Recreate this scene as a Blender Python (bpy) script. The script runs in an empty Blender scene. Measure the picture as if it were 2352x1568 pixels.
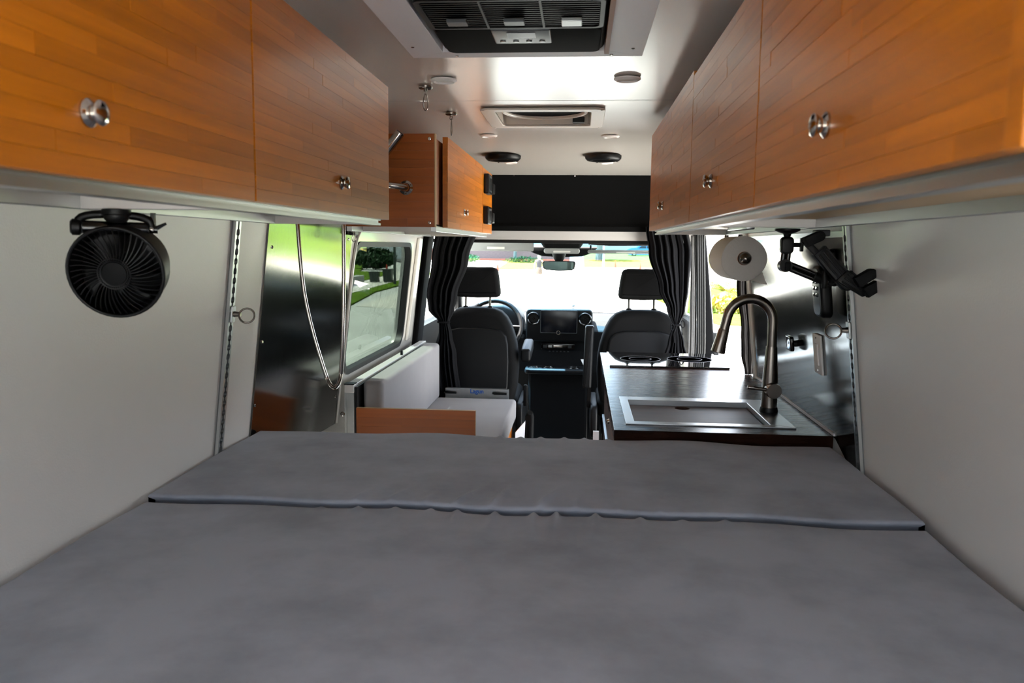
import bpy, bmesh, math, random
from mathutils import Vector, Matrix
random.seed(7)
PI = math.pi
C = bpy.context.scene.collection
sc = bpy.context.scene

# ------------------------------------------------------------------ camera, sky, sun, exposure
cam_d = bpy.data.cameras.new('camera'); cam = bpy.data.objects.new('camera', cam_d); C.objects.link(cam)
cam_d.sensor_width = 36.0; cam_d.lens = 1850.0 / 2352.0 * 36.0; cam_d.clip_start = 0.02; cam_d.clip_end = 600
CAM = Vector((0.11, 0.0, 1.43))
yaw, pitch, roll = math.radians(4.77), math.radians(6.75), math.radians(0.6)
fw = Vector((-math.sin(yaw) * math.cos(pitch), math.cos(yaw) * math.cos(pitch), -math.sin(pitch)))
rt0 = Vector((math.cos(yaw), math.sin(yaw), 0)); up0 = rt0.cross(fw)
rt = rt0 * math.cos(roll) + up0 * math.sin(roll); up = -rt0 * math.sin(roll) + up0 * math.cos(roll)
mw = Matrix((rt, up, -fw)).transposed().to_4x4(); mw.translation = CAM
cam.matrix_world = mw
cam_d.dof.use_dof = True; cam_d.dof.focus_distance = 2.9; cam_d.dof.aperture_fstop = 8.0
sc.camera = cam

world = bpy.data.worlds.new('sky'); sc.world = world; world.use_nodes = True
wn = world.node_tree; wn.nodes.clear()
sky = wn.nodes.new('ShaderNodeTexSky'); sky.sky_type = 'NISHITA'; sky.sun_disc = False
sky.sun_elevation = math.radians(72); sky.sun_rotation = math.radians(-80); sky.air_density = 1.0; sky.dust_density = 2.5; sky.ozone_density = 1.0
hsv = wn.nodes.new('ShaderNodeHueSaturation'); hsv.inputs['Saturation'].default_value = 0.45
bg = wn.nodes.new('ShaderNodeBackground'); bg.inputs['Strength'].default_value = 0.5
wo = wn.nodes.new('ShaderNodeOutputWorld')
wn.links.new(sky.outputs[0], hsv.inputs['Color']); wn.links.new(hsv.outputs[0], bg.inputs['Color']); wn.links.new(bg.outputs[0], wo.inputs[0])

sun_d = bpy.data.lights.new('sun', 'SUN'); sun_d.energy = 20.0; sun_d.angle = math.radians(0.6); sun_d.color = (1.0, 0.96, 0.9)
sun = bpy.data.objects.new('sun', sun_d); C.objects.link(sun)
az, el = math.radians(-80), math.radians(72)      # from front left, high
sdir = Vector((math.sin(az) * math.cos(el), math.cos(az) * math.cos(el), math.sin(el)))
sun.rotation_euler = sdir.to_track_quat('Z', 'Y').to_euler()

vs = sc.view_settings; vs.view_transform = 'Standard'; vs.look = 'None'; vs.gamma = 1.0; vs.use_curve_mapping = False; vs.exposure = 2.25
cy = sc.cycles; cy.use_denoising = True; cy.max_bounces = 14; cy.diffuse_bounces = 8; cy.glossy_bounces = 6; cy.transparent_max_bounces = 16
cy.caustics_reflective = False; cy.caustics_refractive = False; cy.sample_clamp_indirect = 8.0

# ------------------------------------------------------------------ materials
def lin(h):
    h = h.lstrip('#'); v = [int(h[i:i + 2], 16) / 255 for i in (0, 2, 4)]
    return tuple((x / 12.92 if x <= .04045 else ((x + .055) / 1.055) ** 2.4) for x in v) + (1.0,)
M = {}
def mat(name, col, rough=.5, metal=0.0, bump=0.0, bscale=200, stretch=(1, 1, 1), var=0.0, vscale=6, spec=.5, coat=0.0, coatr=.1, sheen=0.0, colb=None, rvar=0.0, objrand=0.0, detail=3, ramp=(.35, .65)):
    m = bpy.data.materials.new(name); m.use_nodes = True; nt = m.node_tree; b = nt.nodes['Principled BSDF']
    c = lin(col) if isinstance(col, str) else col
    b.inputs['Base Color'].default_value = c; b.inputs['Roughness'].default_value = rough; b.inputs['Metallic'].default_value = metal
    b.inputs['Specular IOR Level'].default_value = spec; b.inputs['Coat Weight'].default_value = coat; b.inputs['Coat Roughness'].default_value = coatr
    if sheen: b.inputs['Sheen Weight'].default_value = sheen; b.inputs['Sheen Roughness'].default_value = .4
    L = nt.links.new
    geo = nt.nodes.new('ShaderNodeNewGeometry'); mp = nt.nodes.new('ShaderNodeMapping'); mp.inputs['Scale'].default_value = stretch
    L(geo.outputs['Position'], mp.inputs['Vector'])
    if objrand:
        oi = nt.nodes.new('ShaderNodeObjectInfo'); mu = nt.nodes.new('ShaderNodeMath'); mu.operation = 'MULTIPLY'; mu.inputs[1].default_value = 37.0
        L(oi.outputs['Random'], mu.inputs[0]); L(mu.outputs[0], mp.inputs['Location'])
    if var or colb:
        n = nt.nodes.new('ShaderNodeTexNoise'); n.inputs['Scale'].default_value = vscale; n.inputs['Detail'].default_value = detail; n.inputs['Roughness'].default_value = .6
        L(mp.outputs[0], n.inputs['Vector'])
        r = nt.nodes.new('ShaderNodeValToRGB'); r.color_ramp.elements[0].position = ramp[0]; r.color_ramp.elements[1].position = ramp[1]
        cb = lin(colb) if colb else tuple(x * (1 - var) for x in c[:3]) + (1,)
        r.color_ramp.elements[0].color = cb; r.color_ramp.elements[1].color = c
        L(n.outputs['Fac'], r.inputs[0]); out = r.outputs[0]
        if objrand:
            hs = nt.nodes.new('ShaderNodeHueSaturation'); mr = nt.nodes.new('ShaderNodeMapRange')
            mr.inputs['To Min'].default_value = 1 - objrand; mr.inputs['To Max'].default_value = 1 + objrand
            L(oi.outputs['Random'], mr.inputs['Value']); L(mr.outputs[0], hs.inputs['Value']); L(out, hs.inputs['Color']); out = hs.outputs[0]
        L(out, b.inputs['Base Color'])
        if rvar:
            rr = nt.nodes.new('ShaderNodeMapRange'); rr.inputs['To Min'].default_value = rough - rvar; rr.inputs['To Max'].default_value = rough + rvar
            L(n.outputs['Fac'], rr.inputs['Value']); L(rr.outputs[0], b.inputs['Roughness'])
    if bump:
        n2 = nt.nodes.new('ShaderNodeTexNoise'); n2.inputs['Scale'].default_value = bscale; n2.inputs['Detail'].default_value = 2
        L(mp.outputs[0], n2.inputs['Vector'])
        bp = nt.nodes.new('ShaderNodeBump'); bp.inputs['Strength'].default_value = bump; bp.inputs['Distance'].default_value = .002
        L(n2.outputs['Fac'], bp.inputs['Height']); L(bp.outputs[0], b.inputs['Normal'])
    M[name] = m; return m
def glass(name, tint=(1, 1, 1), refl=.03):
    m = bpy.data.materials.new(name); m.use_nodes = True; nt = m.node_tree; nt.nodes.clear()
    o = nt.nodes.new('ShaderNodeOutputMaterial'); t = nt.nodes.new('ShaderNodeBsdfTransparent'); t.inputs[0].default_value = tint + (1,)
    g = nt.nodes.new('ShaderNodeBsdfGlossy'); g.inputs['Roughness'].default_value = .02
    lw = nt.nodes.new('ShaderNodeLayerWeight'); lw.inputs[0].default_value = .5
    pw = nt.nodes.new('ShaderNodeMath'); pw.operation = 'POWER'; pw.inputs[1].default_value = 5.0; nt.links.new(lw.outputs['Facing'], pw.inputs[0])
    ma = nt.nodes.new('ShaderNodeMath'); ma.operation = 'MULTIPLY_ADD'; ma.inputs[1].default_value = .6; ma.inputs[2].default_value = refl; nt.links.new(pw.outputs[0], ma.inputs[0])
    mx = nt.nodes.new('ShaderNodeMixShader'); nt.links.new(ma.outputs[0], mx.inputs[0]); nt.links.new(t.outputs[0], mx.inputs[1]); nt.links.new(g.outputs[0], mx.inputs[2])
    nt.links.new(mx.outputs[0], o.inputs[0]); M[name] = m; return m

mat('wall_white', '#e3e0dc', .38, bump=.15, bscale=260, spec=.5)
mat('ceiling_white', '#e2dcd4', .28, bump=.09, bscale=200, spec=.5, coat=1.0, coatr=.22)
mat('body_white', '#dcd9d2', .22, coat=.6)
mat('frame_white', '#dcdadd', .45)
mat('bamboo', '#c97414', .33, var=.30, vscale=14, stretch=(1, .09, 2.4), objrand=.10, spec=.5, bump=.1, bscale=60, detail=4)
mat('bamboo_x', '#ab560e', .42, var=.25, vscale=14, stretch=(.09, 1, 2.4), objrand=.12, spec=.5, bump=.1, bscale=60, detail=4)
mat('bamboo_dark', '#8a4a14', .5)
mat('ply', '#c9a87c', .45, var=.15, vscale=10, stretch=(1, .1, 1))
mat('alu', '#b9bcbc', .33, 1.0, bump=.05, bscale=300, stretch=(1, .02, 1))
mat('alu_white', '#d3cfcc', .45, .35)
mat('alu_dark', '#75787a', .4, 1.0)
mat('steel', '#706f6a', .13, 1.0, bump=.03, bscale=90, stretch=(8, 8, .05), rvar=.06, var=.05, vscale=30)
mat('sink_steel', '#b5b6b8', .30, 1.0, bump=.05, bscale=120, stretch=(.05, 6, 1))
mat('chrome', '#c2bcb6', .12, 1.0)
mat('post_metal', '#6b6762', .45, 1.0)
mat('nickel', '#8f8780', .26, 1.0)
mat('fabric', '#a3a7b1', .95, var=.32, vscale=5.0, sheen=.25, bump=.35, bscale=900, spec=.1, detail=5, ramp=(.3, .62))
mat('cushion', '#9d9a9b', .9, bump=.25, bscale=700, sheen=.1, spec=.1, var=.06, vscale=5)
mat('black_plastic', '#070708', .42, spec=.28)
mat('black_soft', '#09090a', .65, spec=.2)
mat('black_gloss', '#0b0b0c', .12, coat=.5)
mat('rubber', '#0e0e0e', .55)
mat('seat_fabric', '#0b0b0c', .8, bump=.2, bscale=900, spec=.2)
mat('seat_shell', '#0b0c0e', .5, spec=.25)
mat('headliner', '#050506', .9, bump=.1, bscale=500, spec=.15)
mat('curtain', '#0e0e11', .85, bump=.1, bscale=900, spec=.15)
mat('screen_mesh', '#787775', .7, bump=.5, bscale=500, var=.25, vscale=200)
mat('screen_brown', '#2b2625', .8, bump=.3, bscale=700)
mat('dash', '#101215', .55, bump=.1, bscale=800, spec=.3)
mat('display', '#0a0c12', .15)
mat('counter', '#2a150c', .27, var=.55, vscale=20, stretch=(.12, 2.2, 1), spec=.10, bump=.08, bscale=45, rvar=.05)
mat('cut_board', '#4a2e22', .5, spec=.25, var=.4, vscale=14, stretch=(.15, 2, 1), bump=.2, bscale=60)
mat('walnut', '#4a3222', .4, var=.5, vscale=12, stretch=(1, .15, 3))
mat('cook_glass', '#060607', .04, coat=1.0, coatr=.02)
mat('ring_print', '#8a8a8c', .4)
mat('paper', '#e6e0da', .95, bump=.5, bscale=250)
mat('ivory', '#d8cfc4', .3)
mat('plate_white', '#efecea', .5)
mat('light_lens', '#efece6', .6)
mat('mesh_dark', '#050505', .7, spec=.05, var=.6, vscale=420, detail=0)
mat('ac_black', '#040404', .6, spec=.08)
mat('hub_grey', '#4b4f52', .35, .3)
mat('floor', '#161718', .35, var=.3, vscale=6)
mat('cab_lining', '#b9b9b6', .8)
mat('visor', '#a6a6a4', .8)
mat('sticker', '#e8e6dd', .6)
mat('blue_print', '#1c57a8', .5)
mat('mirror', '#5c6f6c', .03, 1.0)
mat('asphalt', '#a6a6a1', .9, spec=0.0, var=.18, vscale=.6, bump=.3, bscale=60, detail=6)
mat('concrete', '#b5b1a8', .9, spec=0.0, var=.12, vscale=.8, detail=5)
mat('grass', '#4f6524', .95, spec=0.0, colb='#3b501a', vscale=3, detail=6)
mat('dry_grass', '#5c6330', .95, spec=0.0, colb='#4b5527', vscale=2, detail=6)
mat('brick_far', '#8f5a4c', .9, colb='#7a4a40', vscale=8, stretch=(.4, 1, 3))
mat('siding', '#cfd6da', .7)
mat('roof_shingle', '#5a5856', .9)
mat('win_dark', '#20262b', .1)
mat('bark', '#8a7765', .9, var=.35, vscale=6, stretch=(3, 3, .6))
mat('leaf', '#3f6b2a', .7, objrand=.1, var=.4, vscale=4)
mat('leaf_dark', '#23451f', .75, var=.4, vscale=4)
mat('leaf_yellow', '#a98a34', .7, var=.4, vscale=3, colb='#667f30')
mat('leaf_red', '#7a3b3a', .7, var=.4, vscale=4)
mat('cone_orange', '#bd2c0f', .5)
mat('cone_white', '#e9e7e2', .5)
mat('bin_green', '#2b3a33', .5)
mat('car_blue', '#2c6f9e', .25, coat=.8)
mat('tyre', '#171717', .8)
mat('skin', '#c08d6e', .6)
mat('hair', '#cdb27c', .7)
mat('top_black', '#25262b', .9)
mat('shorts', '#5c5148', .9, var=.6, vscale=40)
mat('shoe', '#d0d0d0', .6)
mat('hood_white', '#e6e6e4', .25, coat=.5)
glass('clear_glass', (.76, .80, .79)); glass('tint_band', (.25, .55, .8)); glass('side_glass', (.19, .215, .20)); glass('rear_glass', (.70, .71, .72))

# ------------------------------------------------------------------ mesh helpers
class B:
    def __init__(s): s.v = []; s.f = []
    def add(s, vs, fs):
        n = len(s.v); s.v += [tuple(v) for v in vs]; s.f += [tuple(i + n for i in f) for f in fs]; return s
    def box(s, x0, x1, y0, y1, z0, z1):
        return s.add([(x0, y0, z0), (x1, y0, z0), (x1, y1, z0), (x0, y1, z0), (x0, y0, z1), (x1, y0, z1), (x1, y1, z1), (x0, y1, z1)],
                     [(0, 3, 2, 1), (4, 5, 6, 7), (0, 1, 5, 4), (1, 2, 6, 5), (2, 3, 7, 6), (3, 0, 4, 7)])
    def hexa(s, p): return s.add(p, [(0, 3, 2, 1), (4, 5, 6, 7), (0, 1, 5, 4), (1, 2, 6, 5), (2, 3, 7, 6), (3, 0, 4, 7)])
    def tube(s, path, r, n=10, cap=True):
        P = [Vector(p) for p in path]; R = r if isinstance(r, (list, tuple)) else [r] * len(P)
        T = []
        for i in range(len(P)):
            t = (P[min(i + 1, len(P) - 1)] - P[max(i - 1, 0)]); T.append(t.normalized() if t.length > 1e-9 else Vector((0, 0, 1)))
        a = Vector((0, 0, 1)) if abs(T[0].z) < .9 else Vector((1, 0, 0))
        u = (a - T[0] * a.dot(T[0])).normalized(); vs = []; fs = []
        for i, p in enumerate(P):
            u = (u - T[i] * u.dot(T[i])).normalized(); w = T[i].cross(u)
            vs += [p + (u * math.cos(2 * PI * k / n) + w * math.sin(2 * PI * k / n)) * R[i] for k in range(n)]
        for i in range(len(P) - 1):
            for k in range(n): fs.append((i * n + k, i * n + (k + 1) % n, (i + 1) * n + (k + 1) % n, (i + 1) * n + k))
        if cap: fs.append(tuple(range(n - 1, -1, -1))); fs.append(tuple(range((len(P) - 1) * n, len(P) * n)))
        return s.add(vs, fs)
    def cyl(s, p0, p1, r0, r1=None, n=20): return s.tube([p0, p1], [r0, r0 if r1 is None else r1], n)
    def ring(s, c, axis, R, r, n=28, k=8, R2=None):
        a = Vector(axis).normalized(); q = Vector((0, 0, 1)) if abs(a.z) < .9 else Vector((1, 0, 0))
        u = (q - a * q.dot(a)).normalized(); w = a.cross(u); c = Vector(c); vs = []; fs = []; R2 = R2 or R
        for i in range(n):
            t = 2 * PI * i / n; d = u * math.cos(t) + w * math.sin(t); ctr = c + u * math.cos(t) * R + w * math.sin(t) * R2
            for j in range(k):
                p = 2 * PI * j / k; vs.append(ctr + d * math.cos(p) * r + a * math.sin(p) * r)
        for i in range(n):
            for j in range(k): fs.append((i * k + j, ((i + 1) % n) * k + j, ((i + 1) % n) * k + (j + 1) % k, i * k + (j + 1) % k))
        return s.add(vs, fs)
    def lathe(s, prof, c=(0, 0, 0), axis=(0, 0, 1), n=28):
        a = Vector(axis).normalized(); q = Vector((0, 0, 1)) if abs(a.z) < .9 else Vector((1, 0, 0))
        u = (q - a * q.dot(a)).normalized(); w = a.cross(u); c = Vector(c); vs = []; fs = []
        for (r, h) in prof:
            vs += [c + a * h + (u * math.cos(2 * PI * i / n) + w * math.sin(2 * PI * i / n)) * max(r, 1e-5) for i in range(n)]
        for j in range(len(prof) - 1):
            for i in range(n): fs.append((j * n + i, j * n + (i + 1) % n, (j + 1) * n + (i + 1) % n, (j + 1) * n + i))
        fs.append(tuple(range(n - 1, -1, -1))); m = (len(prof) - 1) * n; fs.append(tuple(range(m, m + n)))
        return s.add(vs, fs)
    def prism(s, poly, a0, a1, fn):
        n = len(poly); vs = [fn(u, v, a0) for u, v in poly] + [fn(u, v, a1) for u, v in poly]
        fs = [tuple(range(n - 1, -1, -1)), tuple(range(n, 2 * n))] + [(i, (i + 1) % n, n + (i + 1) % n, n + i) for i in range(n)]
        return s.add(vs, fs)
    def puffy(s, poly, w0, w1, r, fn, seg=4):
        """outline extruded from w0 to w1 with edges rounded by r on both ends"""
        n = len(poly); P = [Vector(p) for p in poly]; N = []
        for i in range(n):
            e = (P[(i + 1) % n] - P[i - 1]); e.normalize(); N.append(Vector((-e.y, e.x)))
        rows = []
        for k in range(seg + 1):
            t = PI / 2 * k / seg; rows.append((r * (1 - math.sin(t)), w0 + r * (1 - math.cos(t))))
        for k in range(seg + 1):
            t = PI / 2 * k / seg; rows.append((r * (1 - math.cos(t)), w1 - r * (1 - math.sin(t))))
        vs = []; fs = []
        for ins, w in rows: vs += [fn(*(P[i] + N[i] * ins), w) for i in range(n)]
        for j in range(len(rows) - 1):
            for i in range(n): fs.append((j * n + i, j * n + (i + 1) % n, (j + 1) * n + (i + 1) % n, (j + 1) * n + i))
        fs.append(tuple(range(n - 1, -1, -1))); m = (len(rows) - 1) * n; fs.append(tuple(range(m, m + n)))
        return s.add(vs, fs)
    def frame(s, outer, inner, w0, w1, fn):
        """plate with a hole: two outlines of equal count"""
        n = len(outer); vs = []
        for w in (w0, w1): vs += [fn(u, v, w) for u, v in outer] + [fn(u, v, w) for u, v in inner]
        fs = []
        for i in range(n):
            j = (i + 1) % n
            fs += [(i, j, n + j, n + i), (2 * n + i, 3 * n + i, 3 * n + j, 2 * n + j), (i, 2 * n + i, 2 * n + j, j), (n + i, n + j, 3 * n + j, 3 * n + i)]
        return s.add(vs, fs)
    def sheet(s, grid):
        h, w = len(grid), len(grid[0]); n = len(s.v)
        return s.add([p for r in grid for p in r], [(i * w + j, i * w + j + 1, (i + 1) * w + j + 1, (i + 1) * w + j) for i in range(h - 1) for j in range(w - 1)])
def rrect(u0, u1, v0, v1, r, n=6):
    o = []
    for cx, cyy, a in ((u1 - r, v0 + r, -PI / 2), (u1 - r, v1 - r, 0), (u0 + r, v1 - r, PI / 2), (u0 + r, v0 + r, PI)):
        for k in range(n + 1):
            t = a + PI / 2 * k / n; o.append((cx + r * math.cos(t), cyy + r * math.sin(t)))
    return o
def rrect_like(u0, u1, v0, v1, n=6):      # square outline with the same point count as rrect
    o = []
    for cx, cyy in ((u1, v0), (u1, v1), (u0, v1), (u0, v0)): o += [(cx, cyy)] * (n + 1)
    return o
XZ = lambda y_sign=1: (lambda u, v, w: (u, w, v))
fXZ = lambda u, v, w: (u, w, v)
fYZ = lambda u, v, w: (w, u, v)
fXY = lambda u, v, w: (u, v, w)
ORG = {}
def obj(name, b, m, parent=None, smooth=None, bevel=None, label=None, solid=None, kind=None, subsurf=0):
    me = bpy.data.meshes.new(name)
    if parent is not None: org = ORG[parent.name]
    else:
        xs = [v[0] for v in b.v]; ys = [v[1] for v in b.v]; zs = [v[2] for v in b.v]
        org = Vector(((min(xs) + max(xs)) / 2, (min(ys) + max(ys)) / 2, min(zs)))
    me.from_pydata([(v[0] - org.x, v[1] - org.y, v[2] - org.z) for v in b.v], [], b.f)
    bm = bmesh.new(); bm.from_mesh(me); bmesh.ops.remove_doubles(bm, verts=bm.verts, dist=1e-6); bmesh.ops.recalc_face_normals(bm, faces=bm.faces); bm.to_mesh(me); bm.free()
    me.materials.append(M[m] if isinstance(m, str) else m)
    o = bpy.data.objects.new(name, me); C.objects.link(o)
    if parent is not None: o.parent = parent
    else: o.location = org
    ORG[o.name] = org
    if smooth:
        for p in me.polygons: p.use_smooth = True
        me.set_sharp_from_angle(angle=math.radians(smooth if smooth is not True else 40))
    if solid:
        md = o.modifiers.new('thickness', 'SOLIDIFY'); md.thickness = solid; md.offset = 0
    if bevel:
        md = o.modifiers.new('bevel', 'BEVEL'); md.width = bevel; md.segments = 2; md.limit_method = 'ANGLE'; md.angle_limit = math.radians(40)
    if subsurf:
        md = o.modifiers.new('sub', 'SUBSURF'); md.levels = subsurf; md.render_levels = subsurf
    if label: o['label'] = label
    if kind: o['kind'] = kind
    return o
def thing(name, label, cat, loc, group=None):
    o = bpy.data.objects.new(name, None); C.objects.link(o); o.location = loc; ORG[o.name] = Vector(loc)
    o.empty_display_size = .05
    o['label'] = label; o['category'] = cat
    if group: o['group'] = group
    return o
def tag(o, label, cat, group=None, kind=None):
    o['label'] = label; o['category'] = cat
    if group: o['group'] = group
    if kind: o['kind'] = kind
    return o
def struct(name, b, m, label=None, **k): 
    o = obj(name, b, m, **k)
    if k.get('parent') is None: o['kind'] = 'structure'
    if label: o['label'] = label
    return o
def wx(z): return .865 - .115 * (z - .86)      # half width of the leaning van walls at height z
def wl(u, v, w): return (-wx(v) + w, u, v)     # point on left wall: u along the van, v height, w inward
def wr(u, v, w): return (wx(v) - w, u, v)

# ------------------------------------------------------------------ van shell
REAR = -.30
b = B().box(-.9, .9, REAR, 5.75, -.04, 0); struct('floor', b, 'floor')
# ceiling: flat middle, rounded shoulders, falling towards the cab
def cz(x, y):
    a = abs(x); z = 1.90
    if a > .60: z -= 7 * (a - .60) ** 2
    if y > 3.7: z -= .072 * ((y - 3.7) / .9) ** 1.3
    return z
xs = [-.80, -.74, -.66, -.58, -.5, -.45, -.40, -.37, -.34, -.31, -.28, -.25, -.1, .1, .25, .28, .31, .34, .37, .40, .45, .5, .58, .66, .74, .80]
VX0, VX1, VY0, VY1 = -.205, .145, 2.835, 3.185      # roof fan opening
def ceil_patch(ys, holes=False):
    bb = B(); xx = sorted(set(xs + [VX0, VX1])) if holes else xs
    for i in range(len(xx) - 1):
        for j in range(len(ys) - 1):
            x0, x1, y0, y1 = xx[i], xx[i + 1], ys[j], ys[j + 1]
            if holes and x0 >= VX0 - 1e-6 and x1 <= VX1 + 1e-6 and y0 >= VY0 - 1e-6 and y1 <= VY1 + 1e-6: continue
            bb.add([(x0, y0, cz(x0, y0)), (x1, y0, cz(x1, y0)), (x1, y1, cz(x1, y1)), (x0, y1, cz(x0, y1))], [(0, 1, 2, 3)])
    return bb
struct('ceiling', ceil_patch([REAR, 1.0, 2.0, 2.684]), 'ceiling_white', smooth=50)
struct('ceiling', ceil_patch([2.690, 2.75, VY0, VY1, 3.4, 3.7, 3.82, 3.94, 4.06, 4.18, 4.3, 4.45, 4.6], True), 'ceiling_white', smooth=50)
b = B().box(-.52, .40, 2.680, 2.694, 1.9045, 1.9075); struct('trim_1', b, 'bamboo_dark')
# outer roof skin
b = B().box(-.86, .86, REAR, 4.74, 2.02, 2.04); struct('roof', b, 'hood_white')
for sx in (-1, 1):
    b = B().hexa([(sx * .80, REAR, 1.60), (sx * .83, REAR, 1.60), (sx * .83, 4.75, 1.60), (sx * .80, 4.75, 1.60), (sx * .84, REAR, 2.03), (sx * .86, REAR, 2.03), (sx * .86, 4.75, 2.03), (sx * .84, 4.75, 2.03)])
    struct('roof_side', b, 'hood_white')
# walls
b = B().prism([(REAR, 0), (3.0, 0), (3.0, 1.62), (REAR, 1.62)], 0, -.03, wl); struct('wall_left', b, 'wall_white')
b = B().prism([(REAR, 0), (3.42, 0), (3.42, 1.62), (REAR, 1.62)], 0, -.03, wr); struct('wall_right', b, 'wall_white')
# rear doors with windows (behind the camera)
for sx, num in ((-1, 3), (1, 4)):
    a, e = sorted((sx * .01, sx * .86)); wa, we = sorted((sx * .06, sx * .74))
    d = struct('door_%d' % num, B().frame(rrect_like(a, e, 0, 1.93), rrect(wa, we, .92, 1.66, .06), REAR - .06, REAR, fXZ), 'body_white')
    struct('window_%d' % (num + 3), B().prism(rrect(wa, we, .92, 1.66, .06), REAR - .04, REAR - .035, fXZ), 'rear_glass')
# left side body around the window (white painted sheet metal)
win = rrect(3.2, 4.33, .885, 1.442, .09)
b = B().frame([(2.9 if u < 3.7 else 4.62, 0.0 if v < 1.2 else 1.62) for u, v in win], win, .0, -.05, wl)
lw_ = struct('wall_left', b, 'body_white', smooth=40)
b = B().prism([(4.40, .9), (4.50, .9), (4.53, 1.47), (4.44, 1.47)], .0, .018, wl)
struct('pillar_rib', b, 'body_white', parent=lw_, bevel=.01)
t = struct('window_1', B().prism(win, -.022, -.027, wl), 'side_glass', label='dark tinted side window pane')
inn = rrect(3.222, 4.308, .907, 1.420, .075)
struct('window_gasket', B().frame(win, inn, -.028, .006, wl), 'rubber', parent=t, smooth=40)
# right side around the sliding door
b = B().prism([(3.42, 1.50), (4.72, 1.50), (4.72, 1.64), (3.42, 1.64)], 0, -.06, wr); struct('trim_2', b, 'body_white')
b = B().prism([(3.40, 0), (3.46, 0), (3.46, 1.60), (3.40, 1.60)], .012, -.05, wr); struct('trim_3', b, 'body_white', bevel=.008)
b = B().prism([(3.42, -.03), (4.72, -.03), (4.72, .02), (3.42, .02)], 0, -.08, wr); struct('trim_4', b, 'black_plastic')
# pillars behind the front doors
b = B().puffy(rrect(4.62, 4.80, -.02, 1.56, .02, 3), -.03, .03, .015, wl); struct('trim_5', b, 'headliner', smooth=40)
b = B().puffy(rrect(4.70, 4.84, -.02, 1.56, .02, 3), -.03, .045, .015, wr); struct('trim_6', b, 'headliner', smooth=40)
# front doors: lower panel, window frame, glass; windscreen pillars
for sx, fn, num in ((-1, wl, 2), (1, wr, 3)):
    y0 = 4.80 if sx < 0 else 4.84
    d = struct('door_%d' % (num - 1), B().prism([(y0, .0), (6.2, .0), (6.2, .93), (y0, .93)], 0, -.07, fn), 'dash')
    struct('door_frame', B().tube([fn(y0 + .04, .93, -.03), fn(y0 + .04, 1.46, -.03), fn(5.33, 1.48, -.03), fn(6.1, .95, -.03)], .028, 8), 'body_white', parent=d, smooth=50)
    w = struct('window_%d' % num, B().prism([(y0 + .04, .93), (6.08, .93), (5.33, 1.47), (y0 + .04, 1.45)], -.03, -.034, fn), 'clear_glass')
# header over the cab: black headliner, bright strip, dark edge
grid = []
for k in range(9):
    t_ = k / 8
    z = 1.835 - t_ * .318; y = 4.60 + .05 * math.sin(t_ * PI) * 1.2 + .03 * t_
    grid.append([(x, y + .10 * max(0, abs(x + .02) - .45) * (1 - t_), min(z, cz(x, 4.6) + .02)) for x in xs])
hl = struct('wall_front', B().sheet(grid), 'headliner', smooth=60)
b = B()
for x0 in (-.27, .07): b.cyl((x0, 4.598, 1.822), (x0, 4.585, 1.822), .004, n=8)
struct('clip', b, 'chrome', parent=hl)
b = B().prism([(4.630, 1.516), (4.630, 1.545), (4.70, 1.60), (4.70, 1.522)], -.76, .76, fYZ); struct('trim_7', b, 'headliner', bevel=.004)
b = B().sheet([[(x, 4.655 + .028 * math.sin(k / 6 * PI / 2), 1.533 - .066 * k / 6) for x in (-.74, -.4, 0, .4, .74)] for k in range(7)]); struct('trim_8', b, 'alu_white', smooth=60)
b = B().box(-.75, .75, 4.685, 4.72, 1.448, 1.468); struct('trim_9', b, 'black_plastic', bevel=.004)
# cab roof and windscreen
b = B().hexa([(-.8, 4.70, 1.555), (.8, 4.70, 1.555), (.76, 5.40, 1.50), (-.76, 5.40, 1.50), (-.8, 4.70, 1.60), (.8, 4.70, 1.60), (.76, 5.42, 1.54), (-.76, 5.42, 1.54)])
struct('cab_roof', b, 'cab_lining')
b = B().box(-.80, .80, 4.71, 4.74, 1.56, 2.03); struct('cab_bulkhead', b, 'hood_white')
WS = lambda u, v: (u * (.72 + .08 * v), 5.42 + .72 * v, 1.475 - .53 * v)
band = B().sheet([[(lambda p: (p[0], p[1] + .10 * (1 - u * u), p[2]))(WS(u, v)) for u in [i / 8 - 1 for i in range(17)]] for v in (0, .13, .25)])
ws = struct('window_4', band, 'tint_band', smooth=60, label='blue tinted sun band along the top of the windscreen')
clear = B().sheet([[(lambda p: (p[0], p[1] + .10 * (1 - u * u), p[2]))(WS(u, v)) for u in [i / 8 - 1 for i in range(17)]] for v in (.25, .5, .75, 1.0)])
struct('windscreen_pane', clear, 'clear_glass', parent=ws, smooth=60)
for sx in (-1, 1):
    b = B().tube([(sx * .73, 5.42, 1.49), (sx * .77, 5.80, 1.22), (sx * .82, 6.16, .94)], .035, 8)
    struct('trim_%d' % (10 if sx < 0 else 11), b, 'dash', smooth=60)
hood = B().sheet([[(x, 6.05 + t_ * .9, .945 - .16 * t_ - .05 * t_ * t_ - .03 * abs(x) ** 2) for x in (-.85, -.5, -.2, .2, .5, .85)] for t_ in (0, .25, .5, .75, 1)])
struct('bonnet', hood, 'hood_white', smooth=60)
b = B().box(-.85, .85, 6.15, 6.95, -.3, .70); struct('front_end', b, 'hood_white')

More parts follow.
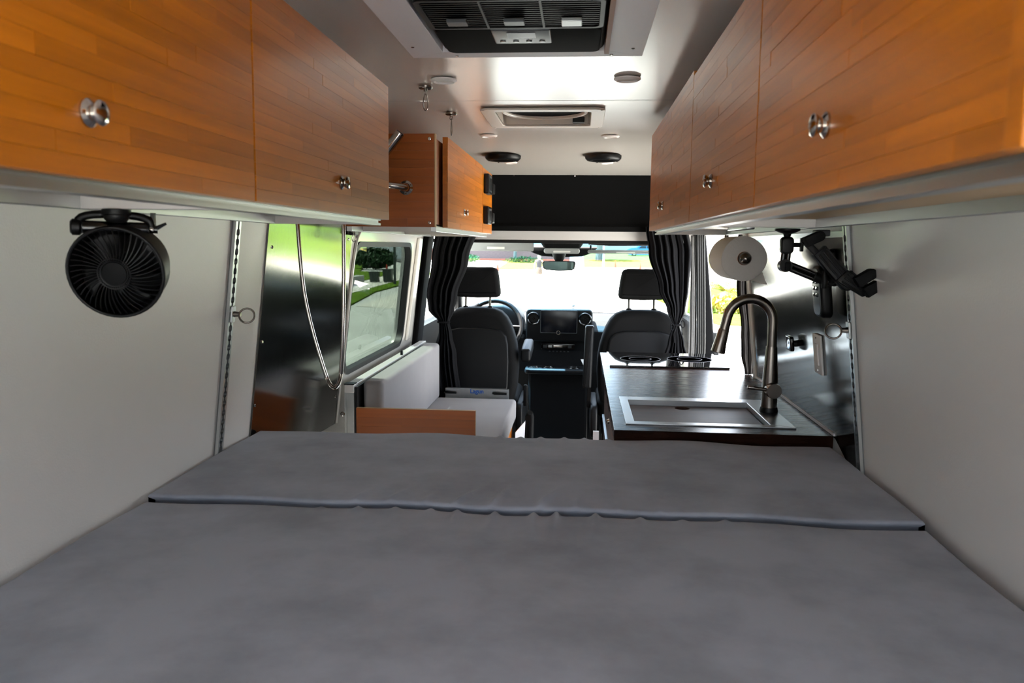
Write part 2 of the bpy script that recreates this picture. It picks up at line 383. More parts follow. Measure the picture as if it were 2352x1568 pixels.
# ------------------------------------------------------------------ bed
def mattress(x0, x1, ya, yb, zt, zb, r, marks, name, label, tilt=0.0, undercut=0.0, rf=None):
    """soft slab; ya/yb near and far edge, marks = puckers (x, edge 'n'/'f', length, amplitude, lean)"""
    nx, ny = 150, 70; grid = []
    R_ = .05
    rf = rf or r
    def edge(d, r):                           # rounded shoulder
        if d >= r: return 0.0
        return r - math.sqrt(max(0, r * r - (r - d) ** 2))
    us = [r * (1 - math.cos(PI / 2 * k / 6)) for k in range(7)]; uf = [rf * (1 - math.cos(PI / 2 * k / 6)) for k in range(7)]
    X = [x0 + u for u in us] + [x0 + r + (-.5 - x0 - r) * k / 25 for k in range(1, 25)] + [-.5 + k / 300 for k in range(301)] + [.5 + (x1 - r - .5) * k / 25 for k in range(1, 25)] + [x1 - u for u in reversed(us)]
    Y = [ya + u for u in us] + [ya + r + (yb - ya - r - rf) * k / ny for k in range(1, ny)] + [yb - u for u in reversed(uf)]
    rc = .07                                  # plan corner radius at the far end
    for y in Y:
        row = []
        for x in X:
            tx = (x - x0) / (x1 - x0); ty = (y - ya) / (yb - ya)
            z = zt + .010 * math.sin(PI * tx) ** .5 * math.sin(PI * ty) ** .5
            z += .0035 * math.sin(x * 9 + 1.3) * math.sin(y * 7 + .4) + .002 * math.sin(x * 17 + y * 11)
            for (mx, e, ln, am, lean) in marks:
                d = (y - ya) if e == 'n' else (yb - y)
                if d < ln * 2.2:
                    c = mx + lean * d; q = (x - c) / (.0075 + .045 * d)
                    z += 1.7 * am * math.exp(-q * q) * math.exp(-(d / ln) ** 2) * min(1, d / .03 + .12)
            dx = min(x - x0, x1 - x)
            z -= max(edge(dx, r), edge(y - ya, r), edge(yb - y, rf))
            xx, yy = x, y
            yy += tilt * (x - .0) * (1 if abs(y - ya) < abs(y - yb) else .0) * (1 - ty)
            row.append((xx, yy, z))
        grid.append(row)
    bb = B().sheet(grid)
    h, w = len(grid), len(grid[0])
    loop = [(i, 0) for i in range(h)] + [(h - 1, j) for j in range(1, w)] + [(i, w - 1) for i in range(h - 2, -1, -1)] + [(0, j) for j in range(w - 2, 0, -1)]
    base = len(bb.v); n = len(loop)
    bb.v += [(grid[i][j][0], grid[i][j][1] + (undercut if i == 0 else 0), grid[i][j][2] - .016) for i, j in loop]
    bb.v += [(grid[i][j][0], grid[i][j][1] + (undercut if i == 0 else 0), zb) for i, j in loop]
    for k in range(n):
        a = loop[k][0] * w + loop[k][1]; c = loop[(k + 1) % n][0] * w + loop[(k + 1) % n][1]
        bb.f.append((a, c, base + (k + 1) % n, base + k)); bb.f.append((base + k, base + (k + 1) % n, base + n + (k + 1) % n, base + n + k))
    bb.f.append(tuple(base + n + k for k in range(n)))
    o = obj(name, bb, 'fabric', smooth=70); tag(o, label, 'mattress', 'grey bed mattress sections'); return o
rng = random.Random(3)
pn = [(-.38, 'n', .05, .004, .3), (-.30, 'n', .07, .004, .35), (-.22, 'n', .05, .004, .2), (-.155, 'n', .09, .006, .45), (-.075, 'n', .10, .006, .3), (.03, 'n', .10, .007, .4), (.11, 'n', .06, .004, .1), (.20, 'n', .05, .003, .0), (.29, 'n', .04, .003, .1)]
pn += [(-.12, 'f', .06, .005, .2), (-.06, 'f', .05, .004, .25), (0, 'f', .06, .004, .2), (.07, 'f', .05, .004, .15), (.13, 'f', .06, .004, .1), (.2, 'f', .05, .003, .1)]
mattress(-.853, .838, 1.692, 2.345, .867, .755, .007, pn, 'mattress', 'front grey velvet mattress section beside the kitchen counter', undercut=.03, rf=.022)
pf = [(-.44, 'f', .05, .003, -.1), (-.36, 'f', .06, .004, 0), (-.28, 'f', .05, .004, .1), (-.2, 'f', .05, .004, 0), (-.14, 'f', .07, .005, -.1), (-.06, 'f', .13, .006, -.05), (.02, 'f', .14, .006, .05), (.07, 'f', .11, .007, -.02), (.155, 'f', .12, .006, -.08), (.25, 'f', .06, .004, -.1), (.34, 'f', .05, .003, -.2), (.43, 'f', .05, .004, -.3)]
mattress(-.853, .838, -.24, 1.688, .859, .755, .018, pf, 'mattress', 'large near grey velvet mattress section nearest the camera', rf=.034)
bp_ = thing('bed_platform', 'plywood bed platform on aluminium rails under the grey mattress', 'bed', (0, 1.3, 0))
obj('board', B().box(-.85, .84, -.24, 2.335, .735, .752), 'ply', bp_)
for y in (-.22, 1.3, 2.28): obj('rail', B().box(-.85, .84, y, y + .04, .695, .735), 'alu', bp_)
for x in (-.84, .80):
    for y in (-.22, 2.28): obj('leg', B().box(x, x + .04, y, y + .04, 0, .695), 'alu', bp_)

# ------------------------------------------------------------------ bamboo strips, knobs, overhead cabinets
strip_me = {}
def strip_mesh(m):
    if m not in strip_me:
        me = bpy.data.meshes.new('bamboo_strip'); bb = B().box(-.5, .5, -.5, .5, -.5, .5); me.from_pydata(bb.v, [], bb.f); me.materials.append(M[m]); strip_me[m] = me
    return strip_me[m]
def strips(part, axis, plane, a0, a1, z0, z1, side, m, rows=None, lo=.22, hi=.55, tilt=.004, thick=.003, seed=1):
    """strips lying along Y (axis 'x' = plane of constant x) or along X (axis 'y')"""
    rg = random.Random(seed); rows = rows or max(1, round((z1 - z0) / .0195)); h = (z1 - z0) / rows; org = ORG[part.name]
    for r in range(rows):
        a = a0; first = True
        while a < a1 - 1e-6:
            L_ = rg.uniform(lo, hi) * (rg.uniform(.3, 1) if first else 1); first = False
            e = min(a1, a + L_)
            if a1 - e < .06: e = a1
            o = bpy.data.objects.new('bamboo_strip', strip_mesh(m)); C.objects.link(o); o.parent = part
            mid = (a + e) / 2; zc = z0 + (r + .5) * h; pr = rg.uniform(0, .0004)
            if axis == 'x':
                o.location = (plane + side * (thick / 2 + pr) - org.x, mid - org.y, zc - org.z); o.scale = (thick, e - a - .0004, h - .0003)
                o.rotation_euler = (0, rg.uniform(-tilt, tilt), rg.uniform(-tilt, tilt) * .25)
            else:
                o.location = (mid - org.x, plane + side * (thick / 2 + pr) - org.y, zc - org.z); o.scale = (e - a - .0004, thick, h - .0003)
                o.rotation_euler = (rg.uniform(-tilt, tilt), 0, rg.uniform(-tilt, tilt) * .25)
            a = e
def knob(part, x, y, z, sx, r=.0138):
    prof = [(r * 1.0, 0), (r * 1.02, .0025), (r * .85, .0045), (r * .62, .0065), (r * .62, .009), (r * .82, .0115), (r * .92, .0145), (r * .78, .017), (r * .3, .018)]
    obj('knob', B().lathe(prof, (x, y, z), (sx, 0, 0)), 'chrome', part, smooth=50, label='round polished metal knob')
ZB = 1.492
def overhead(name, label, sx, y0, y1, doors, ztop, cross, tilt, seed, loc):
    t = thing(name, label, 'cabinet', loc, None)
    f = sx * .37
    for i, (a, e, ky, kz, zt) in enumerate(doors):
        xa, xb = sorted((f + sx * .003, f + sx * .018))
        d = obj('door', B().box(xa, xb, a + .002, e - .002, ZB, zt), 'bamboo', t)
        strips(d, 'x', f + sx * .003, a + .002, e - .002, ZB, zt, -sx, 'bamboo', tilt=tilt, seed=seed + i)
        knob(d, f, ky, kz, -sx)
    xa, xb = sorted((f + sx * .022, f + sx * .047))
    # slotted aluminium front rail (lower bar, groove, upper bar)
    b = B().box(xa, xb, y0, y1, ZB - .014, ZB - .0085).box(xa, xb, y0, y1, ZB - .002, ZB + .010)
    xm0, xm1 = sorted((f + sx * .028, f + sx * .041)); b.box(xm0, xm1, y0, y1, ZB - .0085, ZB - .002)
    obj('front_rail', b, 'alu', t)
    xa, xb = sorted((sx * .655, sx * .675)); obj('rear_rail', B().box(xa, xb, y0, y1, ZB - .012, ZB + .010), 'alu', t, bevel=.001)
    xa, xb = sorted((sx * .416, sx * .656)); obj('bottom_panel', B().box(xa, xb, y0, y1, ZB + .008, ZB + .016), 'ply', t)
    for y in cross:
        obj('cross_rail', B().box(xa, xb, y, y + .02, ZB - .012, ZB + .008), 'alu_white', t, bevel=.001)
    xa, xb = sorted((f + sx * .022, sx * .675))
    for y in (y0, y1 - .012): obj('end_panel', B().box(xa, xb, y, y + .012, ZB + .01, ztop - .05), 'bamboo', t)
    xa, xb = sorted((f + sx * .018, sx * .70)); obj('top_panel', B().box(xa, xb, y0, y1, min(d_[4] for d_ in doors) - .012, min(d_[4] for d_ in doors) - .002), 'bamboo_dark', t)
    xa, xb = sorted((sx * .665, sx * .675)); obj('back_panel', B().box(xa, xb, y0, y1, ZB + .01, 1.64), 'ply', t)
    return t
overhead('overhead_cabinet', 'two-door bamboo overhead cabinet on the left above the black fan', -1, .33, 2.01,
         [(.33, 1.17, .765, 1.554, 1.813), (1.172, 2.01, 1.60, 1.552, 1.815)], 1.80, (1.19, 1.985), .0015, 11, (-.5, 1.17, ZB))
oc = overhead('overhead_cabinet', 'three-door bamboo overhead cabinet on the right above the kitchen sink', 1, .49, 3.145,
         [(.515, 1.262, .908, 1.562, 1.80), (1.264, 1.998, 1.672, 1.564, 1.835), (2.0, 3.145, 2.64, 1.564, 1.848)], 1.84, (1.95, 3.12), .006, 31, (.5, 1.8, ZB))
obj('end_trim', B().box(.352, .40, .478, .499, ZB - .005, 1.80), 'bamboo', oc, bevel=.002, label='light bamboo end trim')
# small light fixture bar under the right cabinet
b = B().puffy(rrect(.575, .60, 2.35, 2.64, .004, 2), 1.484, 1.499, .003, fXY)
tag(obj('light_bar', b, 'alu', smooth=40), 'slim aluminium light bar under the right overhead cabinet', 'light')

# front left cabinet
t = thing('overhead_cabinet', 'short bamboo cabinet with dark side panel above the window and bench', 'cabinet', (-.52, 3.4, ZB))
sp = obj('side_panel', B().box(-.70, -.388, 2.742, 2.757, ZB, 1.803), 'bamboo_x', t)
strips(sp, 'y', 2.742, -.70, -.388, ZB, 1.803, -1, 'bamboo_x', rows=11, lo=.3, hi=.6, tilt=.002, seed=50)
obj('edge_band', B().box(-.388, -.384, 2.739, 2.757, ZB, 1.803), 'ply', t)
for z in (ZB + .014, 1.786): obj('screw', B().lathe([(.0055, 0), (.0055, .002), (.003, .003)], (-.404, 2.739, z), (0, -1, 0), 12), 'chrome', t, smooth=40)
obj('screw', B().lathe([(.0055, 0), (.0055, .002), (.003, .003)], (-.60, 2.739, ZB + .014), (0, -1, 0), 12), 'chrome', t, smooth=40)
d = obj('door', B().box(-.378, -.363, 2.845, 3.855, ZB, 1.805), 'bamboo', t)
strips(d, 'x', -.363, 2.845, 3.855, ZB, 1.805, 1, 'bamboo', rows=14, lo=.3, hi=.7, tilt=.005, seed=60)
knob(d, -.36, 3.25, 1.562, 1)
st = obj('stile', B().box(-.385, -.363, 3.862, 4.265, ZB, 1.80), 'bamboo', t)
strips(st, 'x', -.363, 3.862, 4.265, ZB, 1.80, 1, 'bamboo', rows=14, lo=.3, hi=.7, tilt=.003, seed=61)
obj('body', B().box(-.70, -.388, 2.76, 4.26, ZB + .01, 1.79), 'bamboo_dark', t)
obj('bottom_panel', B().box(-.70, -.40, 2.757, 4.26, ZB + .004, ZB + .01), 'ply', t)
obj('front_rail', B().box(-.405, -.385, 2.76, 4.262, ZB - .016, ZB + .004), 'alu', t, bevel=.001)
obj('rear_rail', B().box(-.70, -.68, 2.76, 4.262, ZB - .016, ZB + .004), 'alu', t, bevel=.001)
for y in (2.9, 3.6, 4.24): obj('cross_rail', B().box(-.68, -.405, y, y + .02, ZB - .014, ZB + .004), 'alu_white', t)
for z, zz, y in ((1.68, 1.775, 3.90), (1.535, 1.62, 3.89)):
    dv = thing('control_panel', 'upper black control panel on the far stile of the short cabinet' if z > 1.6 else 'lower black control panel on the far stile of the short cabinet', 'control panel', (-.36, y, z), 'control panels')
    obj('body', B().puffy(rrect(y, y + .15, z, zz, .008, 3), -.359, -.335, .004, fYZ), 'black_plastic', dv, smooth=40)
    obj('bezel', B().frame(rrect(y + .02, y + .13, z + .01, zz - .01, .006, 3), rrect(y + .03, y + .12, z + .018, zz - .018, .004, 3), -.335, -.333, fYZ), 'hub_grey', dv)
    o2 = obj('button', B().puffy(rrect(y + .17, y + .25, z + .01, z + .06, .006, 3), -.359, -.33, .004, fYZ), 'black_plastic', dv, smooth=40)

# ------------------------------------------------------------------ ceiling: air conditioner, fan vent, lights, speakers, hooks
t = thing('air_conditioner', 'black ceiling air conditioner in a white trim frame', 'air conditioner', (-.02, 1.6, 1.81))
fx0, fx1, fy0, fy1 = -.285, .24, 1.02, 1.905
ix0, ix1, iy0, iy1 = -.207, .163, 1.09, 1.852
ZA = 1.86
def board(p, q, label=None):   # trim board of mitred frame
    b = B(); z0, z1 = ZA, 1.899
    b.add([(x, y, z0) for x, y in p] + [(x, y, z1) for x, y in p], [(0, 1, 2, 3), (7, 6, 5, 4), (0, 4, 5, 1), (1, 5, 6, 2), (2, 6, 7, 3), (3, 7, 4, 0)])
    return obj('trim_board', b, 'frame_white', t, bevel=.001)
board([(fx0, fy1), (fx1, fy1), (ix1, iy1), (ix0, iy1)], 0)
board([(fx0, fy0), (ix0, iy0), (ix1, iy0), (fx1, fy0)], 0)
board([(fx0, fy0), (fx0, fy1), (ix0, iy1), (ix0, iy0)], 0)
board([(fx1, fy0), (ix1, iy0), (ix1, iy1), (fx1, fy1)], 0)
for x, y in ((-.265, 1.80), (-.18, 1.885), (.17, 1.885), (.215, 1.83)): obj('screw', B().lathe([(.004, 0), (.004, .001), (.002, .0018)], (x, y, ZA), (0, 0, -1), 10), 'chrome', t)
obj('side_shade', B().box(.1535, .163, iy0, iy1, 1.853, ZA + .03), 'bamboo_dark', t)  # dark brown strip painted in for the shading on the housing's right side
hs = B().puffy(rrect(-.200, .152, 1.10, 1.845, .022, 5), 1.8590, 1.9290, .012, fXY); obj('housing', hs, 'ac_black', t, smooth=40)
g = obj('vent_grille', B().frame(rrect(-.193, .145, 1.44, 1.625, .015, 4), rrect(-.185, .137, 1.448, 1.617, .012, 4), 1.8500, 1.8610, fXY), 'black_plastic', t, smooth=40)
for k in range(3):
    xa = -.182 + k * .1075
    obj('divider', B().box(xa - .004, xa, 1.448, 1.617, 1.8500, 1.8620), 'black_plastic', g)
    for j in range(13): obj('slat', B().hexa([(xa, 1.45 + j * .0128, 1.8520), (xa + .103, 1.45 + j * .0128, 1.8520), (xa + .103, 1.453 + j * .0128, 1.8520), (xa, 1.453 + j * .0128, 1.8520), (xa, 1.456 + j * .0128, 1.8600), (xa + .103, 1.456 + j * .0128, 1.8600), (xa + .103, 1.459 + j * .0128, 1.8600), (xa, 1.459 + j * .0128, 1.8600)]), 'black_plastic', g)
    tb = B().box(xa + .033, xa + .071, 1.548, 1.576 if k < 2 else 1.585, 1.8430, 1.8500); obj('vent_tab', tb, 'alu' if k == 2 else 'hub_grey', g, bevel=.001)
obj('intake_mesh', B().puffy(rrect(-.190, .143, 1.640, 1.838, .02, 5), 1.8540, 1.8660, .004, fXY), 'mesh_dark', t, smooth=40)
cp = obj('control_plate', B().puffy(rrect(-.075, .042, 1.632, 1.735, .004, 3), 1.8490, 1.8590, .002, fXY), 'hub_grey', t, smooth=40)
obj('display', B().box(-.045, .012, 1.645, 1.685, 1.8475, 1.8500), 'display', cp)
for k in range(4): obj('button', B().lathe([(.006, 0), (.006, .0015), (.004, .002)], (-.058 + k * .027, 1.715, 1.8490), (0, 0, -1), 12), 'alu', cp)

t = thing('roof_vent', 'square cream roof vent with round fan opening', 'roof vent', (-.03, 3.01, 1.89))
out = rrect(-.245, .185, 2.795, 3.225, .035, 5); inn = rrect(-.196, .136, 2.844, 3.176, .02, 5)
obj('flange', B().frame(out, inn, 1.889, 1.8965, fXY), 'ivory', t, smooth=40, bevel=.003)
b = B(); n = len(inn)
b.add([(u, v, 1.8965) for u, v in inn] + [(u, v, 1.99) for u, v in inn], [(i, (i + 1) % n, n + (i + 1) % n, n + i) for i in range(n)]); obj('shaft', b, 'ivory', t, smooth=50)
circ = [(-.03 + .15 * math.cos(2 * PI * (k + .5) / 24 - PI / 2 - PI * .25 + 2 * PI * .125), 3.01 + .15 * math.sin(2 * PI * (k + .5) / 24 - PI / 2)) for k in range(24)]
b = B().box(-.20, .14, 2.84, 3.18, 1.985, 1.99); obj('lid', b, 'ivory', t)
obj('fan_ring', B().ring((-.03, 3.01, 1.920), (0, 0, 1), .150, .009, 36, 8), 'ivory', t, smooth=60)
obj('fan_hub', B().lathe([(.04, 0), (.04, .03), (.03, .035)], (-.03, 3.01, 1.93)), 'mesh_dark', t, smooth=40)
obj('insect_screen', B().lathe([(.150, 0), (.150, .002)], (-.03, 3.01, 1.922), n=36), 'mesh_dark', t)
obj('motor_box', B().box(.07, .115, 3.135, 3.172, 1.898, 1.919), 'black_plastic', t, bevel=.003)
for x, y in ((-.232, 2.81), (.172, 2.81), (-.232, 3.212), (.172, 3.212)): obj('screw', B().lathe([(.004, 0), (.004, .0015)], (x, y, 1.889), (0, 0, -1), 10), 'ivory', t)

def puck(x, y, label, r=.037):
    z = cz(x, y) - .003; t = thing('ceiling_light', label, 'ceiling light', (x, y, z - .008), 'recessed ceiling lights')
    obj('rim', B().lathe([(r * .72, 0), (r * .72, -.004), (r * .80, -.008), (r, -.004), (r, .0)], (x, y, z), n=32), 'plate_white', t, smooth=40)
    obj('lens', B().lathe([(r * .70, -.001), (r * .70, -.003)], (x, y, z), n=28), 'light_lens', t)
puck(-.286, 2.331, 'round recessed ceiling light left, just ahead of the air conditioner'); puck(.23, 2.33, 'round recessed ceiling light right, just ahead of the air conditioner')
puck(-.289, 3.486, 'round recessed ceiling light left of the roof vent, beside the short cabinet', .036); puck(.228, 3.51, 'round recessed ceiling light right, just beyond the roof vent', .036)
puck(-.258, 4.23, 'round ceiling light just beyond the left ceiling speaker', .033); puck(.235, 4.23, 'round ceiling light just beyond the right ceiling speaker', .033)
def speaker(x, y, label):
    z = cz(x, y) - .003; t = thing('ceiling_speaker', label, 'speaker', (x, y, z - .03), 'black ceiling speakers')
    obj('rim', B().lathe([(.060, -.022), (.066, -.026), (.078, -.024), (.088, -.014), (.089, 0)], (x, y, z), n=40), 'black_plastic', t, smooth=50)
    obj('grille', B().lathe([(.064, -.012), (.062, -.021), (.03, -.024), (.002, -.025)], (x, y, z), n=36), 'mesh_dark', t, smooth=60)
    for k in range(4): obj('screw', B().lathe([(.005, 0), (.005, .002)], (x + .075 * math.cos(k * PI / 2 + .4), y + .075 * math.sin(k * PI / 2 + .4), z - .025), (0, 0, -1), 8), 'chrome', t)
speaker(-.283, 4.06, 'round black speaker on the ceiling, left'); speaker(.212, 4.06, 'round black speaker on the ceiling, right')
def hook(x, y, z, label, L_=.075, rot=0.0, name='ceiling_hook', r=.021):
    t = thing(name, label, 'hook', (x, y, z - L_), 'hanging clip hooks')
    obj('magnet_base', B().lathe([(r, 0), (r, -.006), (r * .85, -.008), (.006, -.0085), (.006, -.014)], (x, y, z), n=24), 'nickel', t, smooth=40)
    obj('eye', B().ring((x, y, z - .018), (math.cos(rot), math.sin(rot), 0), .006, .0016, 16, 6), 'nickel', t, smooth=60)
    pts = []
    for k in range(21):
        a = 2 * PI * k / 20; w = (.0045 + .0045 * (1 - math.cos(a)) / 2) * math.sin(a); h = -(L_ - .022) * (1 - math.cos(a)) / 2
        pts.append((x + w * math.sin(rot + PI / 2), y + w * math.cos(rot + PI / 2) * .6, z - .02 + h))
    obj('clip', B().tube(pts, .0017, 6), 'nickel', t, smooth=60)
hook(-.357, 2.425, 1.897, 'chrome clip hook hanging from the ceiling nearest the left bamboo cabinet', .072, 0)
hook(-.357, 2.905, 1.897, 'chrome clip hook hanging from the ceiling beside the roof vent', .08, 1.2)
hook(-.72, 2.92, 1.488, 'small chrome clip hook hanging above the side window', .05, 0, 'window_hook', .012)
b = B().puffy(rrect(-.60, -.55, 2.60, 2.66, .01, 3), 1.745, 1.775, .006, fXY); tag(obj('sensor_box', b, 'plate_white', smooth=40), 'small white sensor box on the ceiling corner by the left cabinet', 'sensor')

# ------------------------------------------------------------------ wall tracks with ring fittings
def ltrack(fn, y, z0, z1, label, lean=0.0):
    t = thing('wall_track', label, 'wall track', fn(y, z0, 0), 'aluminium tie-down tracks')
    W = .0165; pitch = .0254
    def mp(u, v, w): return fn(y + u, v, w)
    obj('back_plate', B().prism([(-W, z0), (W, z0), (W, z1), (-W, z1)], 0, .003, mp), 'alu_dark', t)
    for s in (-1, 1):
        inner = []; n = int((z1 - z0) / pitch)
        for k in range(n):
            zc = z0 + (k + .5) * pitch
            for q in range(7):
                a = -PI / 2 + PI * q / 6; inner.append((s * (.0045 + .0058 * math.cos(a)), zc + .0088 * math.sin(a)))
        poly = [(s * W, z0), (s * .0045, z0)] + inner + [(s * .0045, z1), (s * W, z1)]
        vs = []; fs = []; m = len(poly)                       # scalloped lip, built as quads towards the outer edge
        for (u, v) in poly[1:-1]:
            for ww in (.003, .011): vs += [mp(u, v, ww), mp(s * W, v, ww)]
        for k in range(m - 3):
            i = k * 4; j = i + 4
            fs += [(i, j, j + 1, i + 1), (i + 2, i + 3, j + 3, j + 2), (i, i + 2, j + 2, j), (i + 1, j + 1, j + 3, i + 3)]
        obj('rail_lip', B().add(vs, fs), 'alu', t)
    return t
ltrack(wl, 2.062, .76, 1.49, 'vertical perforated aluminium tie-down track on the left white wall')
ltrack(wr, 2.150, .76, 1.49, 'vertical perforated aluminium tie-down track on the right beside the steel splashback')
def ring_fit(fn, y, z, s, label):
    t = thing('ring_fitting', label, 'tie-down ring', fn(y, z - .03, .01), 'tie-down ring fittings')
    obj('foot', B().prism([(y - .012, z - .022), (y + .012, z - .022), (y + .012, z + .022), (y - .012, z + .022)], .011, .018, fn), 'alu', t, bevel=.002)
    p = fn(y, z, .018); q = fn(y, z, .036)
    obj('stud', B().tube([p, q], [.008, .006], 12), 'nickel', t, smooth=40)
    c = Vector(fn(y, z, .036)) + Vector((s * .018, -.003, -.003))
    obj('ring', B().ring(c, (.25 * s, -.85, .3), .0195, .0026, 28, 8), 'nickel', t, smooth=60)
ring_fit(wl, 2.062, 1.243, 1, 'metal ring fitting clipped into the left wall track')
ring_fit(wr, 2.150, 1.222, -1, 'metal ring fitting clipped into the right wall track')

# ------------------------------------------------------------------ clip fan
FC = Vector((-.603, 1.2, 1.387)); fax = Vector((.22, -.95, -.20)).normalized(); fr = Vector((0, 0, 1)).cross(fax).normalized(); fu = fax.cross(fr)
t = thing('clip_fan', 'black clip-on fan hanging from the left overhead cabinet', 'fan', (-.6, 1.2, 1.31))
def FL(p): return FC + fr * p[0] + fu * p[1] + fax * p[2]
def fbuild(b): return b
def lathe_f(prof, n=40): return B().lathe([(r, h) for r, h in prof], FC, fax, n)
obj('housing', lathe_f([(.050, -.062), (.060, -.058), (.067, -.03), (.0705, .012), (.0715, .018), (.067, .020), (.066, .012), (.063, -.03), (.056, -.055), (.050, -.058)]), 'black_plastic', t, smooth=40)
b = B()
for k in range(44):
    a = 2 * PI * k / 44; pts = []
    for q in range(6):
        r = .020 + (.066 - .020) * q / 5; aa = a + .28 * (q / 5); pts.append(FL((r * math.cos(aa), r * math.sin(aa), .026 - .010 * (q / 5) ** 2)))
    b.tube(pts, .0011, 5)
for r in (.020, .024): b.ring(FL((0, 0, .026)), fax, r, .0013, 36, 5)
b.ring(FL((0, 0, .018)), fax, .0695, .0028, 44, 8)
gr = obj('front_grille', b, 'black_plastic', t, smooth=60)
obj('badge', B().lathe([(.019, .022), (.018, .0265), (.010, .028), (.002, .0285)], FC, fax, 28), 'black_soft', gr, smooth=60)
obj('motor', B().lathe([(.021, -.035), (.022, .0), (.019, .012), (.01, .016)], FC, fax, 24), 'black_plastic', t, smooth=50)
for k in range(4):
    a0 = 2 * PI * k / 4 + .25; vs = []; fs = []
    for q in range(7):
        r = .018 + .043 * q / 6; half = .30 + .32 * (q / 6)
        for e in range(4):
            aa = a0 + (e / 3 - .5) * 2 * half * .9; vs.append(FL((r * math.cos(aa), r * math.sin(aa), -.012 + .016 * (e / 3 - .5) * 1.6)))
    for q in range(6):
        for e in range(3): i = q * 4 + e; fs.append((i, i + 1, i + 5, i + 4))
    obj('blade', B().add(vs, fs), 'black_plastic', t, smooth=60, solid=.0015)
b = B()
for k in range(20):
    a = 2 * PI * k / 20; b.tube([FL((.02 * math.cos(a), .02 * math.sin(a), -.062)), FL((.052 * math.cos(a), .052 * math.sin(a), -.060))], .0012, 5)
for r in (.02, .034, .047): b.ring(FL((0, 0, -.061)), fax, r, .0012, 32, 5)
obj('rear_grille', b, 'black_plastic', t, smooth=60)
PB = FC + Vector((-.006, .004, .064))      # pivot bar centre
ex = Vector((.83, .45, -.02)).normalized()
obj('pivot_bar', B().tube([PB - ex * .047, PB - ex * .043, PB + ex * .043, PB + ex * .047], [.009, .0105, .0105, .009], 16), 'black_gloss', t, smooth=40)
ck = obj('clamp_knob', B().tube([PB - ex * .062, PB - ex * .059, PB - ex * .049, PB - ex * .047], [.009, .0125, .0125, .010], 16), 'black_plastic', t, smooth=40)
arc = [PB - ex * .051 + Vector((0, 0, .002))]
for k in range(13):
    a = PI - PI * k / 12; arc.append(PB + ex * (.051 * (abs(math.cos(a)) ** .75) * (1 if math.cos(a) > 0 else -1)) + Vector((0, 0, .004 + .017 * math.sin(a) ** .6 if math.sin(a) > 1e-6 else .006)))
arc.append(PB + ex * .051 + Vector((0, 0, .002)))
obj('yoke', B().tube(arc, .0062, 10), 'black_plastic', t, smooth=60)
mb = Vector((-.604, 1.2, 1.4795))
obj('mount_base', B().lathe([(.021, 0), (.021, -.008), (.018, -.009), (.018, -.014), (.014, -.019), (.006, -.020)], mb, n=28), 'black_plastic', t, smooth=40)
wn_ = B(); pe = PB + ex * .054
wn_.tube([pe - ex * .006, pe + ex * .006], .006, 12); wn_.box(pe.x - .003, pe.x + .003, pe.y - .003, pe.y + .003, pe.z + .004, pe.z + .026); wn_.tube([pe, pe + Vector((.018, .006, .010))], [.004, .002], 8)
obj('wing_nut', wn_, 'black_gloss', t, smooth=40)
obj('bolt_head', B().lathe([(.004, 0), (.004, .003), (.002, .0045)], pe + Vector((.0, -.006, 0)), (0.3, -1, 0), 12), 'chrome', t, smooth=40)

# ------------------------------------------------------------------ left: steel panel, shower hose, fittings, bench
def wlp(u, v, w): return wl(u, v, w)
t = thing('steel_panel', 'tall brushed steel shower panel on the left wall behind the hanging hose', 'wall panel', wl(2.6, .76, 0))
poly = [(2.280, .74), (3.17, .70), (3.18, 1.10), (3.13, 1.52), (2.285, 1.52)]
obj('sheet', B().prism(poly, .001, .005, wl), 'steel', t)
for y, z in ((2.32, 1.42), (2.305, 1.14), (2.29, .95), (3.13, .82), (3.1, 1.45)): obj('screw', B().lathe([(.005, 0), (.005, .002), (.003, .003)], wl(y, z, .005), (1, 0, .1), 10), 'chrome', t)
def catmull(P, n=8):
    P = [Vector(p) for p in P]; P = [P[0] * 2 - P[1]] + P + [P[-1] * 2 - P[-2]]; o = []
    for i in range(1, len(P) - 2):
        for k in range(n):
            s_ = k / n; a, b_, c, d = P[i - 1:i + 3]
            o.append(.5 * ((2 * b_) + (-a + c) * s_ + (2 * a - 5 * b_ + 4 * c - d) * s_ ** 2 + (-a + 3 * b_ - 3 * c + d) * s_ ** 3))
    o.append(P[-2]); return o
pth = catmull([(-.735, 2.35, 1.60), (-.728, 2.35, 1.494), (-.721, 2.35, 1.378), (-.710, 2.35, 1.275), (-.688, 2.35, 1.17), (-.654, 2.35, 1.052), (-.638, 2.35, 1.012), (-.622, 2.35, 1.000), (-.608, 2.35, 1.02), (-.602, 2.35, 1.06), (-.595, 2.35, 1.172), (-.590, 2.35, 1.34), (-.588, 2.35, 1.495), (-.587, 2.36, 1.60)], 40)
rad = [.0066 if k % 2 else .0056 for k in range(len(pth))]
tag(obj('shower_hose', B().tube(pth, rad, 10), 'chrome', smooth=80), 'chrome spiral shower hose hanging in a loop in front of the steel panel', 'hose')
t = thing('shower_holder', 'chrome shower head holder on the dark bamboo side panel', 'shower holder', (-.49, 2.739, 1.60))
obj('wall_flange', B().lathe([(.024, 0), (.024, .004), (.016, .009), (.013, .020)], (-.485, 2.739, 1.623), (0, -1, 0)), 'chrome', t, smooth=40)
obj('neck', B().tube([(-.485, 2.72, 1.623), (-.495, 2.705, 1.624), (-.545, 2.70, 1.63)], [.012, .012, .011], 14), 'chrome', t, smooth=50)
for a in (0, 2.1, 4.2): obj('screw', B().lathe([(.003, 0), (.003, .002)], (-.485 + .019 * math.cos(a + .5), 2.733, 1.623 + .019 * math.sin(a + .5)), (0, -1, 0), 8), 'nickel', t)
